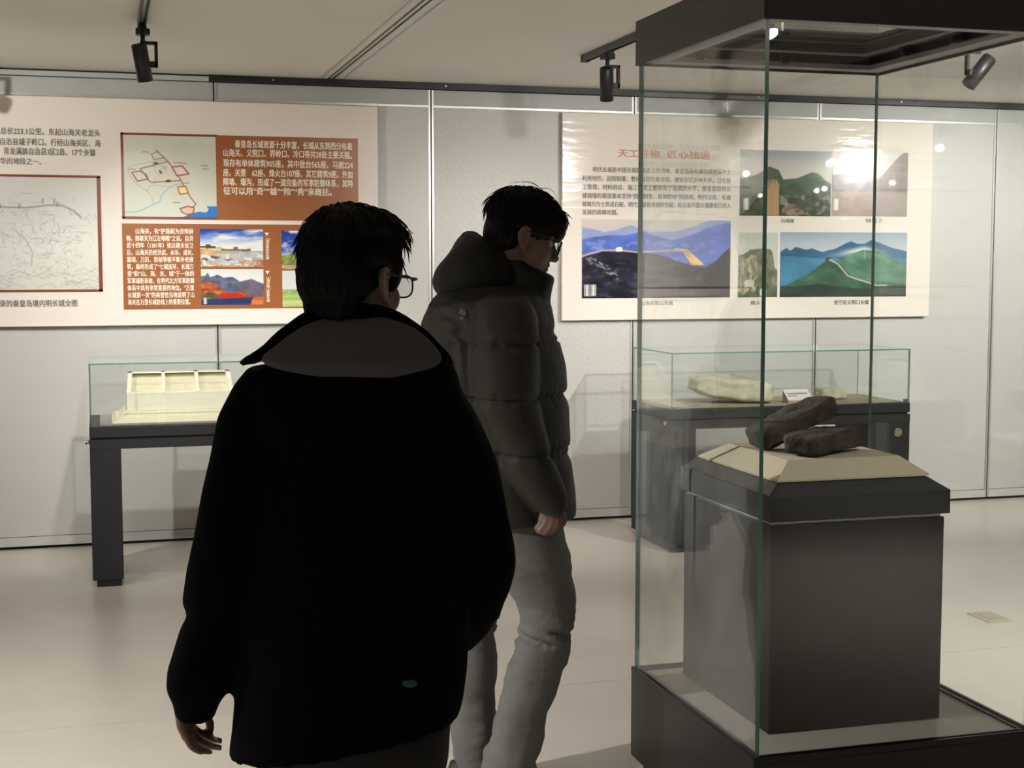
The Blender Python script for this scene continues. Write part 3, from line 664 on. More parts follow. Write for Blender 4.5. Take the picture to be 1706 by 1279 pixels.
spotlight(6.2, 5.4, (5.5, WALLY, 1.2), LP*215, OFF+'aimed at the bare wall at far right')
spotlight(.186, 4.3, (.7, 7.3, .8), LP*95, OFF+'aimed at the cream window model', size=40)
spotlight(-.9, 7.6, (1.86, 3.66, 1.04), LP*900, OFF+'beside the wall, aimed at the dark bricks', size=13, blend=.5)
spotlight(2.37, 1.55, (1.95, 3.66, 1.08), LP*62, OFF+'aimed at the front of the dark bricks', size=25, blend=.6)
spotlight(-2.0, 3.4, (-.5, 4.2, 0), LP*240, OFF+'over the open floor at left', size=95)
spotlight(-2.0, .2, (-1.5, .8, 0), LP*140, OFF+'added fill left and behind the camera', size=95)  # unseen lamp added to raise bounce light on the camera side
spotlight(3.83, .2, (4.0, .6, 0), LP*140, OFF+'added fill right and behind the camera', size=95)  # unseen counterpart, added for the same bounce
spotlight(3.83, 3.9, (4.1, 4.7, 0), LP*130, OFF+'added fill over the floor socket', size=95)  # unseen lamp added so the floor at right bounces more light

for (px, py) in ((1388, 266), (1488, 302), (1568, 243), (1375, 312)):
    d_ = ray(px, py); q_ = EYE+d_*(3.2017/d_.y); t_ = (2.46-q_.z)/d_.z
    x_, y_ = q_.x+d_.x*t_, q_.y-d_.y*t_
    if y_ > -13.3:
        spotlight(x_, y_, (q_.x, q_.y, q_.z), 1, 'lit spotlight far behind the camera, mirrored in the glass %s' % {1388: 'over the reeds photograph', 1488: 'over the pink photograph', 1568: 'right of the board', 1375: 'low on the reeds photograph'}[px], light=False, flush=True)
# ------------------------------------------------------------------ display tables
M_gedge2 = mat('pale_glass_edge', (.16, .30, .25), .15, spec=.7)
def pane(name, parent, x0, x1, y0, y1, z0, z1, axis, m=None, edge=None):
    b = MB(); b.box(x0, x1, y0, y1, z0, z1)
    bmesh.ops.recalc_face_normals(b.bm, faces=b.bm.faces)
    for f in b.bm.faces:
        f.material_index = 0 if abs(f.normal[axis]) > .9 else 1
    return b.build(name, [m or M_glass, edge or M_gedge2], parent)

TY0, TY1 = 7.17, 7.77
def ringbox(b, o, i, z0, z1):    # o, i = (x0,x1,y0,y1)
    b.box(o[0], o[1], o[2], i[2], z0, z1); b.box(o[0], o[1], i[3], o[3], z0, z1); b.box(o[0], i[0], i[2], i[3], z0, z1); b.box(i[1], o[1], i[2], i[3], z0, z1)
def display_table(x0, x1, label, mat_top):
    t = root('display_table', ((x0+x1)/2, (TY0+TY1)/2, 0), label=label, cat='display table')
    b = MB(); b.box(x0, x1, TY0, TY1, .736, .79); b.build('table_top', M_table, t, bevel=.003, seg=1)
    b = MB(); b.box(x0+.012, x1-.012, TY0+.012, TY1-.012, .727, .736); b.build('shadow_gap', M_gap, t)
    b = MB(); ringbox(b, (x0, x1, TY0, TY1), (x0+.04, x1-.04, TY0+.04, TY1-.04), .681, .727)
    b.build('apron', M_table, t)
    for xa in (x0, x1-.147):
        b = MB(); b.box(xa, xa+.147, TY0, TY1, .035, .681); lg = b.build('leg', M_table, t, bevel=.003, seg=1)
        b = MB(); b.box(xa+.02, xa+.135, TY0+.012, TY1-.03, 0, .035); b.cyl((xa+.07, TY0+.03, .0), (xa+.07, TY0+.03, .034), .018, n=14); b.build('foot', M_black, lg)
    b = MB(); b.box(x0+.05, x1-.05, TY0+.05, TY1-.05, .79, .796); b.build('display_mat', mat_top, t)
    g = .008; a0, a1, c0, c1, z0, z1 = x0+.004, x1-.004, TY0+.006, TY1-.006, .79, 1.092
    pane('glass_pane', t, a0, a1, c0, c0+g, z0, z1, 1); pane('glass_pane', t, a0, a1, c1-g, c1, z0, z1, 1)
    pane('glass_pane', t, a0, a0+g, c0+g, c1-g, z0, z1, 0); pane('glass_pane', t, a1-g, a1, c0+g, c1-g, z0, z1, 0)
    pane('glass_pane', t, a0, a1, c0, c1, z1, z1+g, 2)
    b = MB(); b.cyl((x0-.016, TY0+.05, .712), (x0+.002, TY0+.05, .712), .009, .009, n=16); b.cyl((x0-.02, TY0+.05, .712), (x0-.014, TY0+.05, .712), .012, n=16); b.build('lock_knob', M_chrome, t)
    b = MB(); b.box(x1-.03, x1-.012, TY0+.014, TY0+.03, .79, .812); b.build('corner_clip', M_chrome, t)
    return t
tl = display_table(-.082, 1.388, 'charcoal display table at left with a cream three-window model under glass', mat('grey_mat', srgb(150, 146, 140), .8))
tr = display_table(2.952, 4.42, 'charcoal display table behind the tall case with a pale stone slab under glass', M_beige)
# round sticker on the right table
c = ony(1496, 720, TY0)
b = MB()
n = 32
q = lambda r, k: (c.x+r*math.cos(2*math.pi*k/n), TY0-.0015, c.z+r*math.sin(2*math.pi*k/n))
for k in range(n):
    b.quad(q(.019, k), q(.024, k), q(.024, k+1), q(.019, k+1))
b.box(c.x-.011, c.x-.004, TY0-.002, TY0, c.z-.013, c.z+.013); b.box(c.x+.002, c.x+.006, TY0-.002, TY0, c.z-.015, c.z+.015); b.box(c.x+.008, c.x+.012, TY0-.002, TY0, c.z-.009, c.z+.009)
tag(b.build('round_sticker', M_sticker, tr), 'pale round sticker')

# cream model in the left table
ym = 7.36
xa, xb = ony(211.5, 680, ym).x, ony(389.5, 640, ym).x
t = root('stepped_board', ((xa+xb)/2, 7.45, .796), label='stepped cream board under the three-window model in the left table', cat='board')
xl = ony(187, 704, 7.26).x
b = MB(); b.frustum((xl, xb+.10, 7.26, 7.70), .796, (xl+.02, xb+.08, 7.29, 7.68), .818); b.build('lower_step', M_model2, t)
b = MB(); b.frustum((xl+.035, xb+.07, 7.30, 7.67), .818, (xl+.06, xb+.05, 7.33, 7.65), .846); b.build('upper_step', M_model2, t)
t = root('plaster_model', ((xa+xb)/2, 7.45, .846), label='cream box model with three recessed windows on a stepped board', cat='model')
zf, zt, yb_ = .935, 1.032, ym+.10
b = MB(); b.hexa([(xa, ym, .846), (xb, ym, .846), (xb, yb_+.06, .846), (xa, yb_+.06, .846), (xa, ym, zf), (xb, ym, zf), (xb, yb_+.06, zf), (xa, yb_+.06, zf)]); b.build('front_wall', M_model, t, bevel=.002, seg=1)
def slope(u, v, d=0.):     # u across 0..1, v up 0..1, d depth in along +y
    x = xa+(xb-xa)*u; x = x+((xa+xb)/2-x)*.04*v
    return (x, ym+.004+(yb_-ym)*v+d, zf+(zt-zf)*v)
us = [0, .04, .325, .358, .645, .68, .955, 1]
b = MB()
def bar(u0, u1, v0, v1): b.hexa([slope(u0, v0), slope(u1, v0), slope(u1, v0, .06), slope(u0, v0, .06), slope(u0, v1), slope(u1, v1), slope(u1, v1, .06), slope(u0, v1, .06)])
for k in (0, 2, 4, 6): bar(us[k], us[k+1], 0, 1)
bar(0, 1, .95, 1.0); bar(0, 1, 0, .03)
b.build('window_frame', M_model, t)
for k in (1, 3, 5):
    b = MB(); u0, u1 = us[k], us[k+1]
    b.hexa([slope(u0, .03, .038), slope(u1, .03, .038), slope(u1, .03, .05), slope(u0, .03, .05), slope(u0, .95, .038), slope(u1, .95, .038), slope(u1, .95, .05), slope(u0, .95, .05)])
    b.build('recessed_panel', mat('darker_cream', srgb(206, 198, 168), .8, noise_amt=.06, noise_scale=40), t)  # panels a darker, yellower cream than the frame

# stones and card in the right table
def vnoise(P, sc, seed=0):
    P = np.asarray(P)*sc+seed*17.31; I = np.floor(P).astype(np.int64); f = P-I; f = f*f*(3-2*f)
    def h(i, j, k):
        n = (i*374761393+j*668265263+k*1274126177+seed*974711) & 0xffffffff
        n = ((n ^ (n >> 13))*1274126177) & 0xffffffff; n = (n ^ (n >> 16)) & 0xffff
        return n/65535.*2-1
    o = 0
    for dx in (0, 1):
        for dy in (0, 1):
            for dz in (0, 1):
                w = (f[:, 0] if dx else 1-f[:, 0])*(f[:, 1] if dy else 1-f[:, 1])*(f[:, 2] if dz else 1-f[:, 2])
                o = o+w*h(I[:, 0]+dx, I[:, 1]+dy, I[:, 2]+dz)
    return o
def slab(name, c, size, rot, m, label, cat, rough=.012, sq=6., seed=1, cut=None, sc=14, group=None):
    """rounded block with chipped, uneven faces"""
    bm = bmesh.new(); bmesh.ops.create_cube(bm, size=2); bmesh.ops.subdivide_edges(bm, edges=bm.edges[:], cuts=13, use_grid_fill=True)
    co = np.array([v.co[:] for v in bm.verts])
    nrm = (np.abs(co)**sq).sum(1)**(1/sq); co = co/nrm[:, None]
    if cut is not None: co = cut(co)
    co = co*np.array(size)/2
    d = vnoise(co, sc, seed)*rough+vnoise(co, sc*2.7, seed+3)*rough*.5+vnoise(co, sc*7, seed+5)*rough*.2
    nn = co/np.array(size)**2; nn /= np.linalg.norm(nn, axis=1)[:, None]+1e-9
    co = co+nn*d[:, None]
    Rm = np.array(rot); w = co @ Rm.T
    w[:, 2] -= w[:, 2].min(); w[:, :2] -= 0
    for v, p_ in zip(bm.verts, w): v.co = p_
    for f in bm.faces: f.smooth = True
    me = bpy.data.meshes.new(name); bm.to_mesh(me); bm.free(); me.materials.append(m)
    o = link(name, me); o.location = c; tag(o, label, cat, group); return o
rx = lambda a, ax: Matrix.Rotation(R(a), 3, ax)
c = ony(1217, 655, 7.43)
def cut1(co):
    co = co.copy(); k = np.clip(-co[:, 0]-.2, 0, 1); co[:, 2] *= np.where(co[:, 2] < 0, 1-k*.8, 1); co[:, 1] *= np.where(co[:, 1] < 0, 1-k*.4, 1)
    k = np.clip(co[:, 0]-.3, 0, 1); co[:, 2] *= np.where(co[:, 2] > 0, 1-k*.35, 1); return co
slab('stone_slab', (c.x, 7.43, .797), (.46, .24, .122), rx(-7, 'Z') @ rx(3, 'Y'), M_stone, 'large pale olive stone slab, left in the right display table', 'stone', .016, 9, 4, cut1, 10)
c = ony(1384, 662, 7.44)
slab('stone_fragment', (c.x, 7.44, .797), (.185, .10, .06), rx(12, 'Z') @ rx(4, 'Y'), M_stone, 'small pale stone fragment right of the white label card', 'stone', .006, 6, 9, None, 24)
c = ony(1331, 665, 7.30)
t = root('label_card', (c.x, 7.30, .796), label='white label card on a sloped stand between the two pale stones', cat='label card')
b = MB(); b.hexa([(c.x-.08, 7.27, .797), (c.x+.082, 7.27, .797), (c.x+.082, 7.34, .797), (c.x-.08, 7.34, .797), (c.x-.08, 7.27, .812), (c.x+.082, 7.27, .812), (c.x+.066, 7.335, .868), (c.x-.086, 7.335, .868)]); b.build('card_stand', M_pink, t)
def cardp(u, v, d): return (c.x-.08+.162*u+(-.006-.010*u)*v, 7.27+.065*v-d, .812+.056*v+d*.6)
b = MB(); b.hexa([cardp(0, 0, .001), cardp(1, 0, .001), cardp(1, 0, -.001), cardp(0, 0, -.001), cardp(0, 1, .001), cardp(1, 1, .001), cardp(1, 1, -.001), cardp(0, 1, -.001)]); b.build('card_face', M_white, t)
b = MB()
for k in range(17): u = .08+k*.048; b.quad(cardp(u, .56, .0016), cardp(u+.036, .56, .0016), cardp(u+.036, .68, .0016), cardp(u, .68, .0016))
for k in range(7): u = .08+k*.048; b.quad(cardp(u, .36, .0016), cardp(u+.036, .36, .0016), cardp(u+.036, .47, .0016), cardp(u, .47, .0016))
tag(b.build('printed_lines', mat('faded_red_ink', srgb(176, 130, 130), .6), t, fix=False), kind='stuff')

# ------------------------------------------------------------------ tall glass case
cx0, cx1, cy0, cy1 = 1.5452, 2.365, 3.1932, 4.0587
ZB, ZC, ZT = .339, 2.1696, 2.300
case = root('glass_case', ((cx0+cx1)/2, (cy0+cy1)/2, 0), label='tall free-standing glass case with black base and black canopy, at right', cat='display case')
b = MB(); b.box(cx0+.03, cx1-.03, cy0+.03, cy1-.03, 0, .048); b.build('toe_kick', M_black, case)
b = MB(); b.frustum((cx0+.012, cx1-.012, cy0+.012, cy1-.012), .048, (cx0, cx1, cy0, cy1), .060); b.box(cx0, cx1, cy0, cy1, .060, .322); b.build('case_base', M_case, case, bevel=.002, seg=1)
ins = lambda d: (cx0+d, cx1-d, cy0+d, cy1-d)
b = MB(); ringbox(b, ins(0), ins(.007), .322, ZB); ringbox(b, ins(.021), ins(.028), .322, ZB-.002); b.build('base_rim', M_case, case)
b = MB(); b.box(cx0+.028, cx1-.028, cy0+.028, cy1-.028, .322, .330); b.build('case_floor', M_cfloor, case)
g = .011; d = .0085
pane('glass_pane', case, cx0+d, cx0+d+g, cy0+d, cy1-d, .324, ZC+.012, 0, M_glass_hazed, M_gedge)
pane('glass_pane', case, cx1-d-g, cx1-d, cy0+d, cy1-d, .324, ZC+.012, 0, M_glass, M_gedge)
pane('glass_pane', case, cx0+d+g, cx1-d-g, cy0+d, cy0+d+g, .324, ZC+.012, 1, M_glass, M_gedge)
pane('glass_pane', case, cx0+d+g, cx1-d-g, cy1-d-g, cy1-d, .324, ZC+.012, 1, M_glass, M_gedge)
b = MB(); ringbox(b, ins(0), ins(.008), ZC, ZT); b.build('canopy_fascia', M_case, case)
b = MB(); ringbox(b, ins(.021), ins(.075), ZC+.006, ZC+.02); b.build('underside_rim', M_rim, case)
b = MB(); ringbox(b, ins(.075), ins(.083), ZC+.02, ZC+.044); ringbox(b, ins(.083), ins(.125), ZC+.044, ZC+.049); ringbox(b, ins(.125), ins(.133), ZC+.047, ZC+.066); b.build('light_well', M_case, case)
b = MB(); ringbox(b, ins(.118), ins(.126), ZC+.040, ZC+.046); b.build('well_trim', M_rim, case)
b = MB(); ringbox(b, ins(.008), ins(.135), ZC+.066, ZC+.072); b.build('canopy_top', M_case, case)
pane('top_pane', case, cx0+.133, cx1-.133, cy0+.133, cy1-.133, ZC+.059, ZC+.066, 2, M_glass, M_gedge)
for (x, y) in ((cx0+.17, cy1-.085), (cx1-.10, cy0+.55), (cx1-.10, cy0+.3), (cx0+.45, cy1-.088)):
    b = MB(); b.box(x-.018, x+.018, y-.014, y+.014, ZC+.022, ZC+.046); b.cyl((x, y, ZC+.014), (x, y, ZC+.024), .012, n=12); b.build('canopy_fitting', M_black, case)

# pedestal inside
ped = root('pedestal', (1.935, 3.6675, .33), label='dark grey pedestal with a sloping-edged lid inside the tall glass case', cat='pedestal')
P = (1.676, 2.194, 3.375, 3.960)
b = MB(); b.box(P[0], P[1], P[2], P[3], .3305, .893); b.build('pedestal_body', mat('pedestal_lacquer', (.017, .0175, .0185), .5, spec=.3), ped, bevel=.002, seg=1)
b = MB(); b.box(P[0]+.008, P[1]-.008, P[2]+.008, P[3]-.008, .893, .904); b.build('lid_gap', M_alu, ped)
Lo = (P[0]-.010, P[1]+.010, P[2]-.010, P[3]+.010); Li = (Lo[0]+.045, Lo[1]-.045, Lo[2]+.045, Lo[3]-.045)
b = MB(); b.box(*Lo, .904, .968); b.frustum(Lo, .968, Li, 1.0); b.build('pedestal_lid', M_table, ped)
b = MB()  # thin paler, glossier sheet added on the left bevel for its highlight
yy0, yy1 = Lo[2]+.01, Lo[3]-.03
b.hexa([(Lo[0]+.003, yy0, .972), (Lo[0]+.044, yy0+.035, 1.001), (Lo[0]+.044, yy1, 1.001), (Lo[0]+.003, yy1+.02, .972), (Lo[0]+.003, yy0, .9735), (Lo[0]+.044, yy0+.035, 1.0025), (Lo[0]+.044, yy1, 1.0025), (Lo[0]+.003, yy1+.02, .9735)])
b.build('bevel_highlight_strip', mat('highlight_gloss', (.05, .052, .055), .12, spec=.8), ped)
ris = root('display_riser', (1.935, 3.6675, 1.0), label='beige sloping-sided riser on the dark pedestal, under the two bricks', cat='riser')
b = MB(); b.box(Li[0]-.004, Li[1]+.004, Li[2]-.004, Li[3]+.004, 1.0026, 1.008); b.build('riser_base', M_beige, ris)
b = MB(); b.frustum((Li[0]-.004, Li[1]+.004, Li[2]-.004, Li[3]+.004), 1.008, (Li[0]+.05, Li[1]-.06, Li[2]+.045, Li[3]-.09), 1.054); b.build('riser_top', M_beige, ris)
# two bricks
n0 = onz(1372, 762, 1.055)
def cutA(co):
    co = co.copy(); k = np.clip(co[:, 0], 0, 1); co[:, 2] *= (1-.12*k); return co
slab('brick', (1.932, 3.570, 1.0545), (.265, .125, .060), rx(30, 'Z') @ rx(-2, 'Y'), M_brick, 'dark brown brick lying flat, lower of the two in the glass case', 'brick', .006, 7, 21, cutA, 16, 'dark bricks in the glass case')
def cutB(co):
    co = co.copy(); k = np.clip(co[:, 0], -1, 1); co[:, 2] *= (1-.05*k); return co
slab('brick', (1.905, 3.715, 1.0545), (.30, .11, .060), rx(18, 'Z') @ rx(-18, 'Y'), M_brick, 'dark brown brick leaning up on the other brick in the glass case', 'brick', .006, 6, 33, cutB, 16, 'dark bricks in the glass case')

# floor socket cover
pts = [onz(*q, 0) for q in ((1617, 1022), (1655, 1019), (1681, 1035), (1640, 1038))]
xa, xb, ya, yb = 3.725, 3.847, 5.367, 5.537
t = root('floor_socket', ((xa+xb)/2, (ya+yb)/2, 0), label='small square beige socket cover on the floor at far right', cat='floor socket')
b = MB(); b.frustum((xa, xb, ya, yb), 0.0005, (xa+.004, xb-.004, ya+.004, yb-.004), .008); b.build('cover_plate', mat('socket_plate', srgb(196, 188, 166), .5), t)
b = MB(); b.box(xa+.02, xb-.02, ya+.025, yb-.025, .008, .0105); b.build('flap', mat('socket_flap', srgb(176, 170, 150), .45), t)

# ------------------------------------------------------------------ people
FH = Vector((s_, c_, 0))
class Person:
    def __init__(s, D0, px, label):
        d = ray(px, 700); s.D0 = D0; s.x0 = (d.dot(RT))*(D0/d.dot(FH))
        loc = FH*D0+RT*s.x0
        s.root = root('person', (loc.x, loc.y, 0), -YAW, label, 'person')
    def P(s, px, py, dy=0.):
        d = ray(px, py); D = s.D0+dy; p = EYE+d*(D/d.dot(FH))
        return Vector((p.dot(RT)-s.x0, p.dot(FH)-s.D0, p.z))
    def loft(s, b, rows, n=44, ex=2.3, step=5., puff=None, tilt=0., shrink=0.):
        """rows: (y, left, right, depth offset, half depth): sections through the body at image heights"""
        A = np.array(rows, float); ys = np.arange(A[0, 0], A[-1, 0]+.01, step)
        if ys[-1] < A[-1, 0]: ys = np.append(ys, A[-1, 0])
        I = [np.interp(ys, A[:, 0], A[:, k]) for k in range(5)]
        for k in range(1, 5):
            v = I[k]; w = np.pad(v, 3, 'edge'); I[k] = np.convolve(w, [.05, .12, .2, .26, .2, .12, .05], 'valid')
        rings = []
        for i, y in enumerate(ys):
            a = s.P(I[1][i], y, I[3][i]); c = s.P(I[2][i], y, I[3][i]); m = (a+c)/2; hw = abs(c.x-a.x)/2-shrink; hd = I[4][i]-shrink
            f = 1.0 if puff is None else puff(y)
            hw = max(hw*f, .004); hd = max(hd*f, .004); ring = []
            for k in range(n):
                t = 2*math.pi*k/n; cc, ss = math.cos(t), math.sin(t)
                x = hw*math.copysign(abs(cc)**(2/ex), cc); yy = hd*math.copysign(abs(ss)**(2/ex), ss)
                ring.append(Vector((m.x+x, m.y+yy, m.z+tilt*x)))
            rings.append(ring)
        b.rings(rings)

def merge(b, o, T):
    o.bm.transform(T); me = bpy.data.meshes.new('t'); o.bm.to_mesh(me); o.bm.free(); b.bm.from_mesh(me); bpy.data.meshes.remove(me)

def remesh(b, name, mats, parent, voxel, smooth=3, post=None, matfun=None):
    bmesh.ops.recalc_face_normals(b.bm, faces=b.bm.faces)
    me = bpy.data.meshes.new('t'); b.bm.to_mesh(me); b.bm.free(); o = bpy.data.objects.new('t', me); COL.objects.link(o)
    m = o.modifiers.new('r', 'REMESH'); m.mode = 'VOXEL'; m.voxel_size = voxel
    if smooth: q = o.modifiers.new('s', 'SMOOTH'); q.factor = .5; q.iterations = smooth
    dg = bpy.context.evaluated_depsgraph_get(); dg.update(); me2 = bpy.data.meshes.new_from_object(o.evaluated_get(dg))
    bpy.data.objects.remove(o); bpy.data.meshes.remove(me); me2.name = name
    n = len(me2.vertices); co = np.empty(n*3); me2.vertices.foreach_get('co', co); co = co.reshape(-1, 3)
    no = np.empty(n*3); me2.vertices.foreach_get('normal', no); no = no.reshape(-1, 3)
    if post is not None: co = post(co, no); me2.vertices.foreach_set('co', co.ravel())
    me2.materials.clear()
    for m_ in (mats if isinstance(mats, (list, tuple)) else [mats]): me2.materials.append(m_)
    if matfun is not None:
        fc = np.empty(len(me2.polygons)*3); me2.polygons.foreach_get('center', fc); me2.polygons.foreach_set('material_index', matfun(fc.reshape(-1, 3)).astype(np.int32))
    me2.polygons.foreach_set('use_smooth', np.ones(len(me2.polygons), bool)); me2.update()
    return link(name, me2, parent)

def head_T(pos, yaw, pitch, roll=0.):
    return Matrix.Translation(pos) @ Matrix.Rotation(yaw, 4, 'Z') @ Matrix.Rotation(pitch, 4, 'Y') @ Matrix.Rotation(roll, 4, 'X')

def head_shapes():
    h = MB()
    h.ell((-.012, 0, .034), (.094, .074, .086)); h.ell((.034, 0, -.03), (.058, .060, .080)); h.ell((.036, 0, -.072), (.049, .054, .046))
    h.ell((.073, 0, -.101), (.019, .021, .016)); h.ell((.071, 0, .02), (.021, .052, .018)); h.ell((.05, 0, .05), (.046, .056, .045))
    h.tube([(.086, 0, .008), (.098, 0, -.014), (.109, 0, -.034)], [.0075, .009, .0105], n=14, sub=4, up=(0, 1, 0)); h.ell((.108, 0, -.037), (.011, .012, .0095))
    for sy in (1, -1):
        h.ell((.099, .012*sy, -.039), (.011, .008, .008)); h.ell((.056, .033*sy, -.03), (.028, .025, .032))
        E_ = Matrix.Rotation(R(-18*sy), 3, 'Z') @ Matrix.Rotation(R(-10), 3, 'Y')
        h.ell((-.012, .079*sy, -.012), (.019, .0075, .032), E_)
        h.tube([(-.002, .080*sy, -.038), (-.020, .084*sy, -.03), (-.031, .087*sy, -.006), (-.024, .086*sy, .016), (-.006, .082*sy, .018), (.002, .079*sy, .004)], [.0055, .005, .005, .005, .0045, .004], n=10, sub=4)
        h.ell((-.004, .081*sy, -.04), (.008, .006, .008))
    h.ell((.088, 0, -.060), (.0125, .023, .0075)); h.ell((.086, 0, -.0725), (.0125, .021, .0075)); h.ell((.080, 0, -.085), (.012, .022, .012))
    return h
def face_post(T):
    Ti = np.array(T.inverted())
    def f(co, no):
        H = co @ Ti[:3, :3].T+Ti[:3, 3]; d = np.zeros(len(co))
        for sy in (1, -1):
            q = ((H[:, 0]-.082)/.02)**2+((H[:, 1]-.031*sy)/.019)**2+((H[:, 2]-.0)/.012)**2; d -= .007*np.exp(-q)
            q = ((H[:, 0]+.006)/.012)**2+((H[:, 1]-.088*sy)/.008)**2+((H[:, 2]+.008)/.016)**2; d -= .006*np.exp(-q)
        q = ((H[:, 2]+.0662)/.0022)**2+((H[:, 0]-.095)/.02)**2+(H[:, 1]/.022)**2; d -= .0035*np.exp(-q)
        return co+no*d[:, None]
    return f
def eyes(T, parent):
    for sy in (1, -1):
        e = MB(); e.ell((.0725, .031*sy, 0), (.0115, .0115, .0115)); e.bm.transform(T); e.build('eye', M_eye, parent, local=True)
def glasses(T, parent):
    g = MB()
    def loop(sy):
        pts = []
        for k in range(25):
            t = 2*math.pi*k/24; cc, ss = math.cos(t), math.sin(t)
            y = .0265*math.copysign(abs(cc)**.72, cc); z = .0205*math.copysign(abs(ss)**.72, ss)
            pts.append((.110-.010*abs((y*1.0+.034)/.06), sy*(.034+y), -.006+z))
        return pts
    for sy in (1, -1):
        g.tube(loop(sy), [.0017]*25, n=8, sub=1, ends=False)
        g.tube([(.100, .062*sy, .006), (.093, .073*sy, .008), (.04, .079*sy, .008), (-.012, .083*sy, .010), (-.03, .084*sy, -.006)], [.0022, .002, .0018, .0018, .0014], n=8, sub=4)
    g.tube([(.108, .009, -.002), (.111, 0, .001), (.108, -.009, -.002)], [.0016]*3, n=8, sub=4)
    g.bm.transform(T); o = g.build('glasses', M_frame, parent, local=True)
    for sy in (1, -1):
        l = MB(); pts = loop(sy)[:-1]
        f1 = [Vector(p)+Vector((.0006, 0, 0)) for p in pts]; f2 = [Vector(p)-Vector((.0006, 0, 0)) for p in pts]
        l.rings([f2, f1], smooth=False); l.bm.transform(T); l.build('lens', M_lensg, o, local=True)

def hair(T, parent, shapes, strands, seed, crown=(-.05, 0, .13), lift=.012, amp=.004, tuft=None):
    h = MB()
    for c, r in shapes: h.ell(c, r)
    merge_b = MB(); merge(merge_b, h, T); Ti = np.array(T.inverted()); Tn = np.array(T)
    store = {}
    def post(co, no):
        H = co @ Ti[:3, :3].T+Ti[:3, 3]
        th = np.arctan2(H[:, 1]-crown[1], H[:, 0]-crown[0]); rr = np.linalg.norm(H-np.array(crown), axis=1)
        Q = np.stack([np.cos(th)*6, np.sin(th)*6, rr*12], 1)
        d = vnoise(Q, 1.7, seed)*amp+vnoise(Q, 4.5, seed+1)*amp*.5
        co2 = co+no*d[:, None]; store['co'] = co2; store['no'] = no; store['H'] = H; return co2
    o = remesh(merge_b, 'hair', M_hair, parent, .005, 3, post)
    rs = np.random.RandomState(seed); co, no, H = store['co'], store['no'], store['H']
    cand = np.where((H[:, 2] > .045) & (H[:, 0] < .075))[0]; b = MB(); cr = np.array(crown)
    for k in range(strands):
        i = cand[rs.randint(len(cand))]; p0 = co[i]; n_ = no[i]; hh = H[i]-cr
        t = (Tn[:3, :3] @ (hh/(np.linalg.norm(hh)+1e-6))); t = t-n_*(t @ n_); t = t+.35*rs.randn(3); t = t-n_*(t @ n_)
        if np.linalg.norm(t) < 1e-3: continue
        t /= np.linalg.norm(t); L = .022+.026*rs.rand(); lf = lift*(.2+.8*rs.rand())
        down = np.array([0, 0, -1.])
        pts = [p0-n_*.004, p0+t*L*.4+n_*lf*.6, p0+t*L*.75+n_*lf+down*.003, p0+t*L+n_*lf*.7+down*.006]
        w = .0009+.0009*rs.rand()
        b.tube([tuple(q) for q in pts], [w, w, w*.7, w*.15], n=4, sub=2, ends=False)
    if tuft:
        for (p0, p1, p2, w) in tuft: b.tube([tuple(T @ Vector(p0)), tuple(T @ Vector(p1)), tuple(T @ Vector(p2))], [w, w*.8, w*.2], n=5, sub=4, ends=False)
    tag(b.build('hair_strands', M_hair, o, local=True), kind='stuff')
    return o

def shoe(per, x, y, ang, parent):
    b = MB(); T = Matrix.Translation((x, y, 0)) @ Matrix.Rotation(ang, 4, 'Z')
    rings = []
    for (u, w, h) in ((-.09, .028, .05), (-.08, .036, .085), (-.03, .038, .10), (.03, .042, .085), (.09, .046, .06), (.15, .044, .045), (.185, .032, .035), (.197, .014, .025)):
        rings.append([T @ Vector((u, w*math.cos(t), max(.0, h/2+h/2*math.sin(t)))) for t in [2*math.pi*k/20 for k in range(20)]])
    b.rings(rings); return b.build('shoe', M_shoe, parent, local=True)

# ---- person 1: black jacket, seen from behind
p1 = Person(2.6, 590, 'person in a black jacket seen from behind, wearing glasses, standing nearest the camera')
r1 = p1.root
hp = p1.P(589, 466, .0); T1 = head_T(hp, R(58), R(4))
torso = [(566, 470, 702, .0, .085), (590, 428, 728, .0, .105), (620, 402, 752, .0, .12), (660, 392, 770, 0, .13), (720, 392, 778, .01, .14), (800, 393, 780, .01, .145), (900, 393, 780, .01, .145), (1000, 394, 780, .01, .15), (1090, 394, 779, .01, .155), (1150, 390, 777, .01, .16), (1195, 386, 771, .01, .162), (1222, 381, 762, .01, .162)]
armL = [(612, 415, 500, 0, .06), (640, 390, 505, 0, .075), (690, 362, 500, -.01, .08), (760, 350, 488, -.02, .078), (860, 330, 462, -.03, .075), (950, 312, 436, -.03, .072), (1000, 305, 424, -.02, .068), (1020, 316, 412, -.02, .056), (1045, 303, 408, -.015, .064), (1110, 285, 396, .0, .064), (1142, 282, 387, .01, .06), (1165, 289, 370, .015, .05), (1196, 293, 357, .02, .04)]
armR = [(612, 650, 748, 0, .06), (640, 650, 768, 0, .075), (690, 660, 799, 0, .08), (770, 690, 829, 0, .078), (850, 710, 845, .0, .075), (905, 725, 856, .01, .075), (940, 735, 858, .03, .078), (985, 738, 846, .07, .08), (1030, 735, 829, .12, .075), (1058, 735, 812, .15, .065), (1078, 740, 783, .17, .04)]
b = MB()
p1.loft(b, torso, tilt=.16); p1.loft(b, armL, n=28, step=2.5); p1.loft(b, armR, n=28)
def post1(co, no):
    q = co*np.array([1, 1, .6]); d = vnoise(q, 9, 2)*.006+vnoise(q, 22, 5)*.0025
    e = vnoise(co*np.array([.5, .5, 1.6]), 12, 8); d += np.where(co[:, 2] < .9, -.004*np.abs(e), 0)
    return co+no*d[:, None]
jk = remesh(b, 'jacket', M_fleece, r1, .0075, 4, post1)
